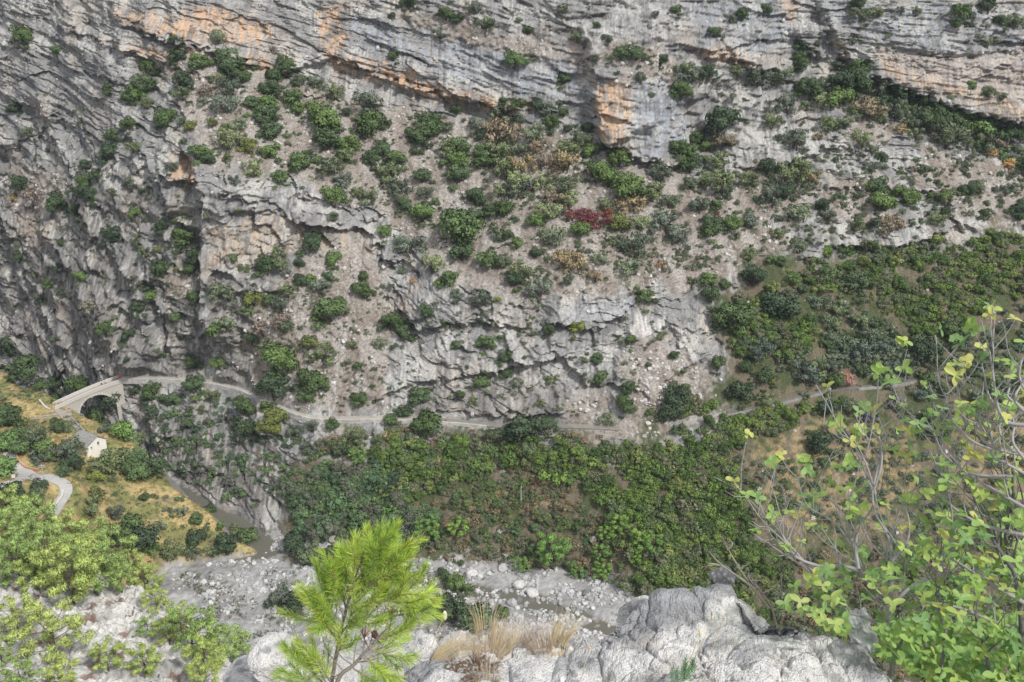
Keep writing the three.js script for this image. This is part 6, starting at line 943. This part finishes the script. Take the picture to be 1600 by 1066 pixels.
  branch(c4, [1560, 420, 1500, 330, 1460, 250, 1420, 160], 0.018, 0.006, 6.1, 6.3, true);
  branch(c4, [1620, 640, 1500, 610, 1380, 560, 1260, 540, 1190, 565], 0.013, 0.005, 6.0, 6.3);
  branch(c4, [1120, 640, 1050, 600, 980, 580, 930, 600], 0.014, 0.005, 6.4, 6.6);
  branch(c4, [1300, 800, 1320, 640, 1290, 560, 1300, 480], 0.014, 0.005, 5.9, 6.2, true);
  branch(c4, [1480, 800, 1460, 700, 1430, 600, 1440, 500], 0.014, 0.005, 5.9, 6.1, true);
  branch(c3, [1090, 880, 950, 858, 830, 798, 785, 720, 803, 640, 830, 590], 0.013, 0.005, 6.1, 6.5);
  branch(c3, [1090, 705, 960, 680, 910, 590, 896, 500, 880, 380, 870, 320, 862, 262], 0.013, 0.005, 6.1, 6.4);
  branch(c3, [900, 600, 855, 520, 830, 400, 815, 335], 0.009, 0.004, 6.3, 6.5);
  branch(c3, [1010, 865, 940, 792, 920, 720, 942, 675], 0.010, 0.004, 6.1, 6.4);
  branch(c3, [725, 710, 735, 610, 775, 560, 800, 530], 0.008, 0.004, 6.4, 6.6);
  branch(c3, [880, 850, 760, 798, 690, 730, 640, 680, 612, 570, 595, 508], 0.010, 0.0045, 6.2, 6.7);
  branch(c3, [720, 705, 690, 610], 0.007, 0.004, 6.4, 6.5);
  branch(c3, [1090, 640, 1010, 550, 1040, 480, 1080, 425], 0.011, 0.005, 6.1, 6.3);
  branch(c3, [1000, 560, 970, 530, 982, 470, 968, 430, 992, 398], 0.008, 0.004, 6.1, 6.3);
  branch(c3, [1000, 1005, 800, 1000, 700, 970, 650, 890, 640, 848], 0.011, 0.0045, 6.2, 6.6);
  branch(c3, [960, 1012, 760, 1010, 600, 1002, 535, 962, 508, 930], 0.011, 0.0045, 6.2, 6.7);
  branch(c3, [185, 1110, 130, 940, 80, 830, 45, 780, 8, 735], 0.009, 0.004, 6.6, 6.9);
  branch(c3, [175, 1090, 215, 960, 222, 880, 205, 765], 0.009, 0.005, 6.6, 6.8);
  branch(c3, [620, 1100, 585, 1000, 540, 955], 0.008, 0.004, 6.3, 6.6);
  branch(c3, [1090, 1000, 940, 920, 885, 895, 850, 800], 0.012, 0.005, 6.0, 6.3);
  branch(c3, [1090, 930, 1000, 800, 1010, 700, 990, 640], 0.012, 0.005, 6.0, 6.2);
  branch(c3, [1090, 520, 1040, 420, 1050, 330, 1090, 250], 0.010, 0.005, 6.1, 6.3);
  for (const [q, a, c, dark] of subs) { const cur = new THREE.CatmullRomCurve3(q.map((p) => new THREE.Vector3(...p))), br = part(limb(q, a, c, 6), dark ? darkBark : bark, 'branch', o); tips.push(cur.getPoint(1)); grow(cur, br, a, c, cur.getLength(), dark); }
  // leaves: one mesh each; those past the limit joined
  const leaves = [], place = (v, s) => { const Zl = b[2] - v.z, Yl = v.y + b[1] - EYE, al = Zl * CP - Yl * SP, sx = 800 + F * (v.x + b[0]) / al, sy = 533 - F * (Yl * CP + Zl * SP) / al; if (sy > 945 + (sx - 1225) * 0.5 || (Math.abs(sx - 1347) < 24 && Math.abs(sy - 985) < 45)) return; const m = new THREE.Matrix4(), e = new THREE.Euler(-0.95 + (R() - 0.5) * 1.3, (R() - 0.5) * 3.4, (R() - 0.5) * 2.4, 'YXZ'); m.compose(v, new THREE.Quaternion().setFromEuler(e), new THREE.Vector3(s, s, s)); leaves.push(m); };
  for (const t of tips) { const rt = sstep(-0.25, 0.5, t.x), n = R() < 0.26 + 0.32 * rt ? 1 : R() < 0.85 ? 0 : 2; for (let i = 0; i < n; i++) place(t.clone().add(new THREE.Vector3((R() - 0.5) * 0.09, 0.02 + 0.03 * R(), (R() - 0.5) * 0.09)), 0.058 + 0.04 * R()); }
  for (const t of spots) if (R() < 0.12) place(t.clone().add(new THREE.Vector3((R() - 0.5) * 0.08, 0.02, (R() - 0.5) * 0.08)), 0.05 + 0.04 * R());
  leaves.forEach((m, i) => { if (i >= 290) return; const l = part(figLeaf[i % 3], lm[Math.floor(R() * 4.4)], 'leaf', o); m.decompose(l.position, l.quaternion, l.scale); });
  // shaded lower mass of the same shrub
  const low = []; for (let i = 0; i < 2300; i++) { const px = mix(1225, 1640, Math.pow(R(), 0.85)), py = mix(800, 1110, Math.pow(R(), 0.75)); if (py < 970 && R() < 0.72) continue; if (py > 950 + (px - 1225) * 0.5 || (Math.abs(px - 1347) < 26 && py > 935 && py < 1030)) continue; if (py < 860 + (1400 - px) * 0.45 - 20) continue; low.push(loc(px, py, mix(5.8, 7.3, R()))); }
  const im = new THREE.InstancedMesh(figLeaf[0], lm[2].clone(), low.length + Math.max(0, leaves.length - 290)); im.material.color.setRGB(1, 1, 1); const c = new THREE.Color(), mm = new THREE.Matrix4(), tone = [[0.26, 0.43, 0.11], [0.33, 0.50, 0.12], [0.18, 0.33, 0.10], [0.42, 0.52, 0.14]];
  low.forEach((p, i) => { mm.compose(new THREE.Vector3(...p), new THREE.Quaternion().setFromEuler(new THREE.Euler(-0.9 + (R() - 0.5) * 1.4, (R() - 0.5) * 3.4, (R() - 0.5) * 2.4, 'YXZ')), new THREE.Vector3(1, 1, 1).multiplyScalar(0.055 + 0.04 * R())); im.setMatrixAt(i, mm); im.setColorAt(i, c.setRGB(...tone[Math.floor(R() * 4)])); });
  leaves.slice(290).forEach((m, i) => { im.setMatrixAt(low.length + i, m); im.setColorAt(low.length + i, c.setRGB(...tone[Math.floor(R() * 4)])); });
  im.name = 'foliage'; im.userData.kind = 'stuff'; o.add(im);
  tag(o, 'fig tree with crooked grey branches and yellow-green lobed leaves on the right', 'fig tree'); top(o, 'fig_tree');
}
{ // bare shrub behind the ridge crest
  const o = new THREE.Group(), Z = 7.4, b = P(1212, 975, 7.2), R = rng(93), bark = new THREE.MeshStandardMaterial({ color: new THREE.Color().setRGB(0.40, 0.355, 0.31), roughness: 0.9 }); o.position.set(b[0], b[1] - 0.1, -b[2]);
  const q = (x, y, dz) => { const w = P(900 + x / 2.286, 706 + y / 2.286, Z + dz); return [w[0] - b[0], w[1] - b[1] + 0.1, -(w[2] - b[2])]; };
  for (const l of [[715, 620, 700, 560, 655, 490, 620, 440], [690, 560, 620, 470, 580, 410, 545, 350, 520, 300], [640, 490, 570, 440, 510, 405, 450, 412], [600, 460, 540, 420, 490, 375, 475, 355], [580, 420, 610, 405, 630, 395], [655, 490, 620, 455, 618, 430], [545, 350, 560, 330, 548, 315], [510, 405, 480, 400, 455, 425], [670, 505, 715, 480, 740, 440], [700, 560, 730, 500, 735, 430], [620, 460, 660, 460, 680, 455]]) part(limb(each(l, 2).map((p, i) => q(p[0], p[1], 0.06 * i * (R() - 0.3))), l.length > 6 ? 0.012 : 0.007, 0.0035, 6), bark, 'branch', o);
  tag(o, 'bare grey-brown twiggy shrub sticking up behind the ridge crest', 'shrub'); top(o, 'bare_shrub');
}
{ // white sheet caught behind the ridge
  const g = new THREE.PlaneGeometry(0.17, 0.34, 22, 34), p = g.attributes.position; for (let i = 0; i < p.count; i++) { const x = p.getX(i), y = p.getY(i); p.setXYZ(i, x * (1 + 0.35 * n2(y * 7, 3)) - 0.12 * y, y + 0.015 * n2(x * 16, 7), 0.035 * n2(x * 9, y * 7) + 0.02 * n2(x * 25, y * 22)); } g.computeVertexNormals();
  const m = new THREE.Mesh(g, new THREE.MeshStandardMaterial({ color: new THREE.Color().setRGB(0.8, 0.81, 0.82), roughness: 0.6, side: THREE.DoubleSide })), w = P(1347, 985, 6.75); m.position.set(w[0], w[1], -w[2]); m.rotation.set(-0.35, -0.25, 0.15); tag(m, 'crumpled white sheet hanging under the fig behind the ridge', 'plastic sheet'); top(m, 'white_sheet');
}
renderer.render(scene, camera);
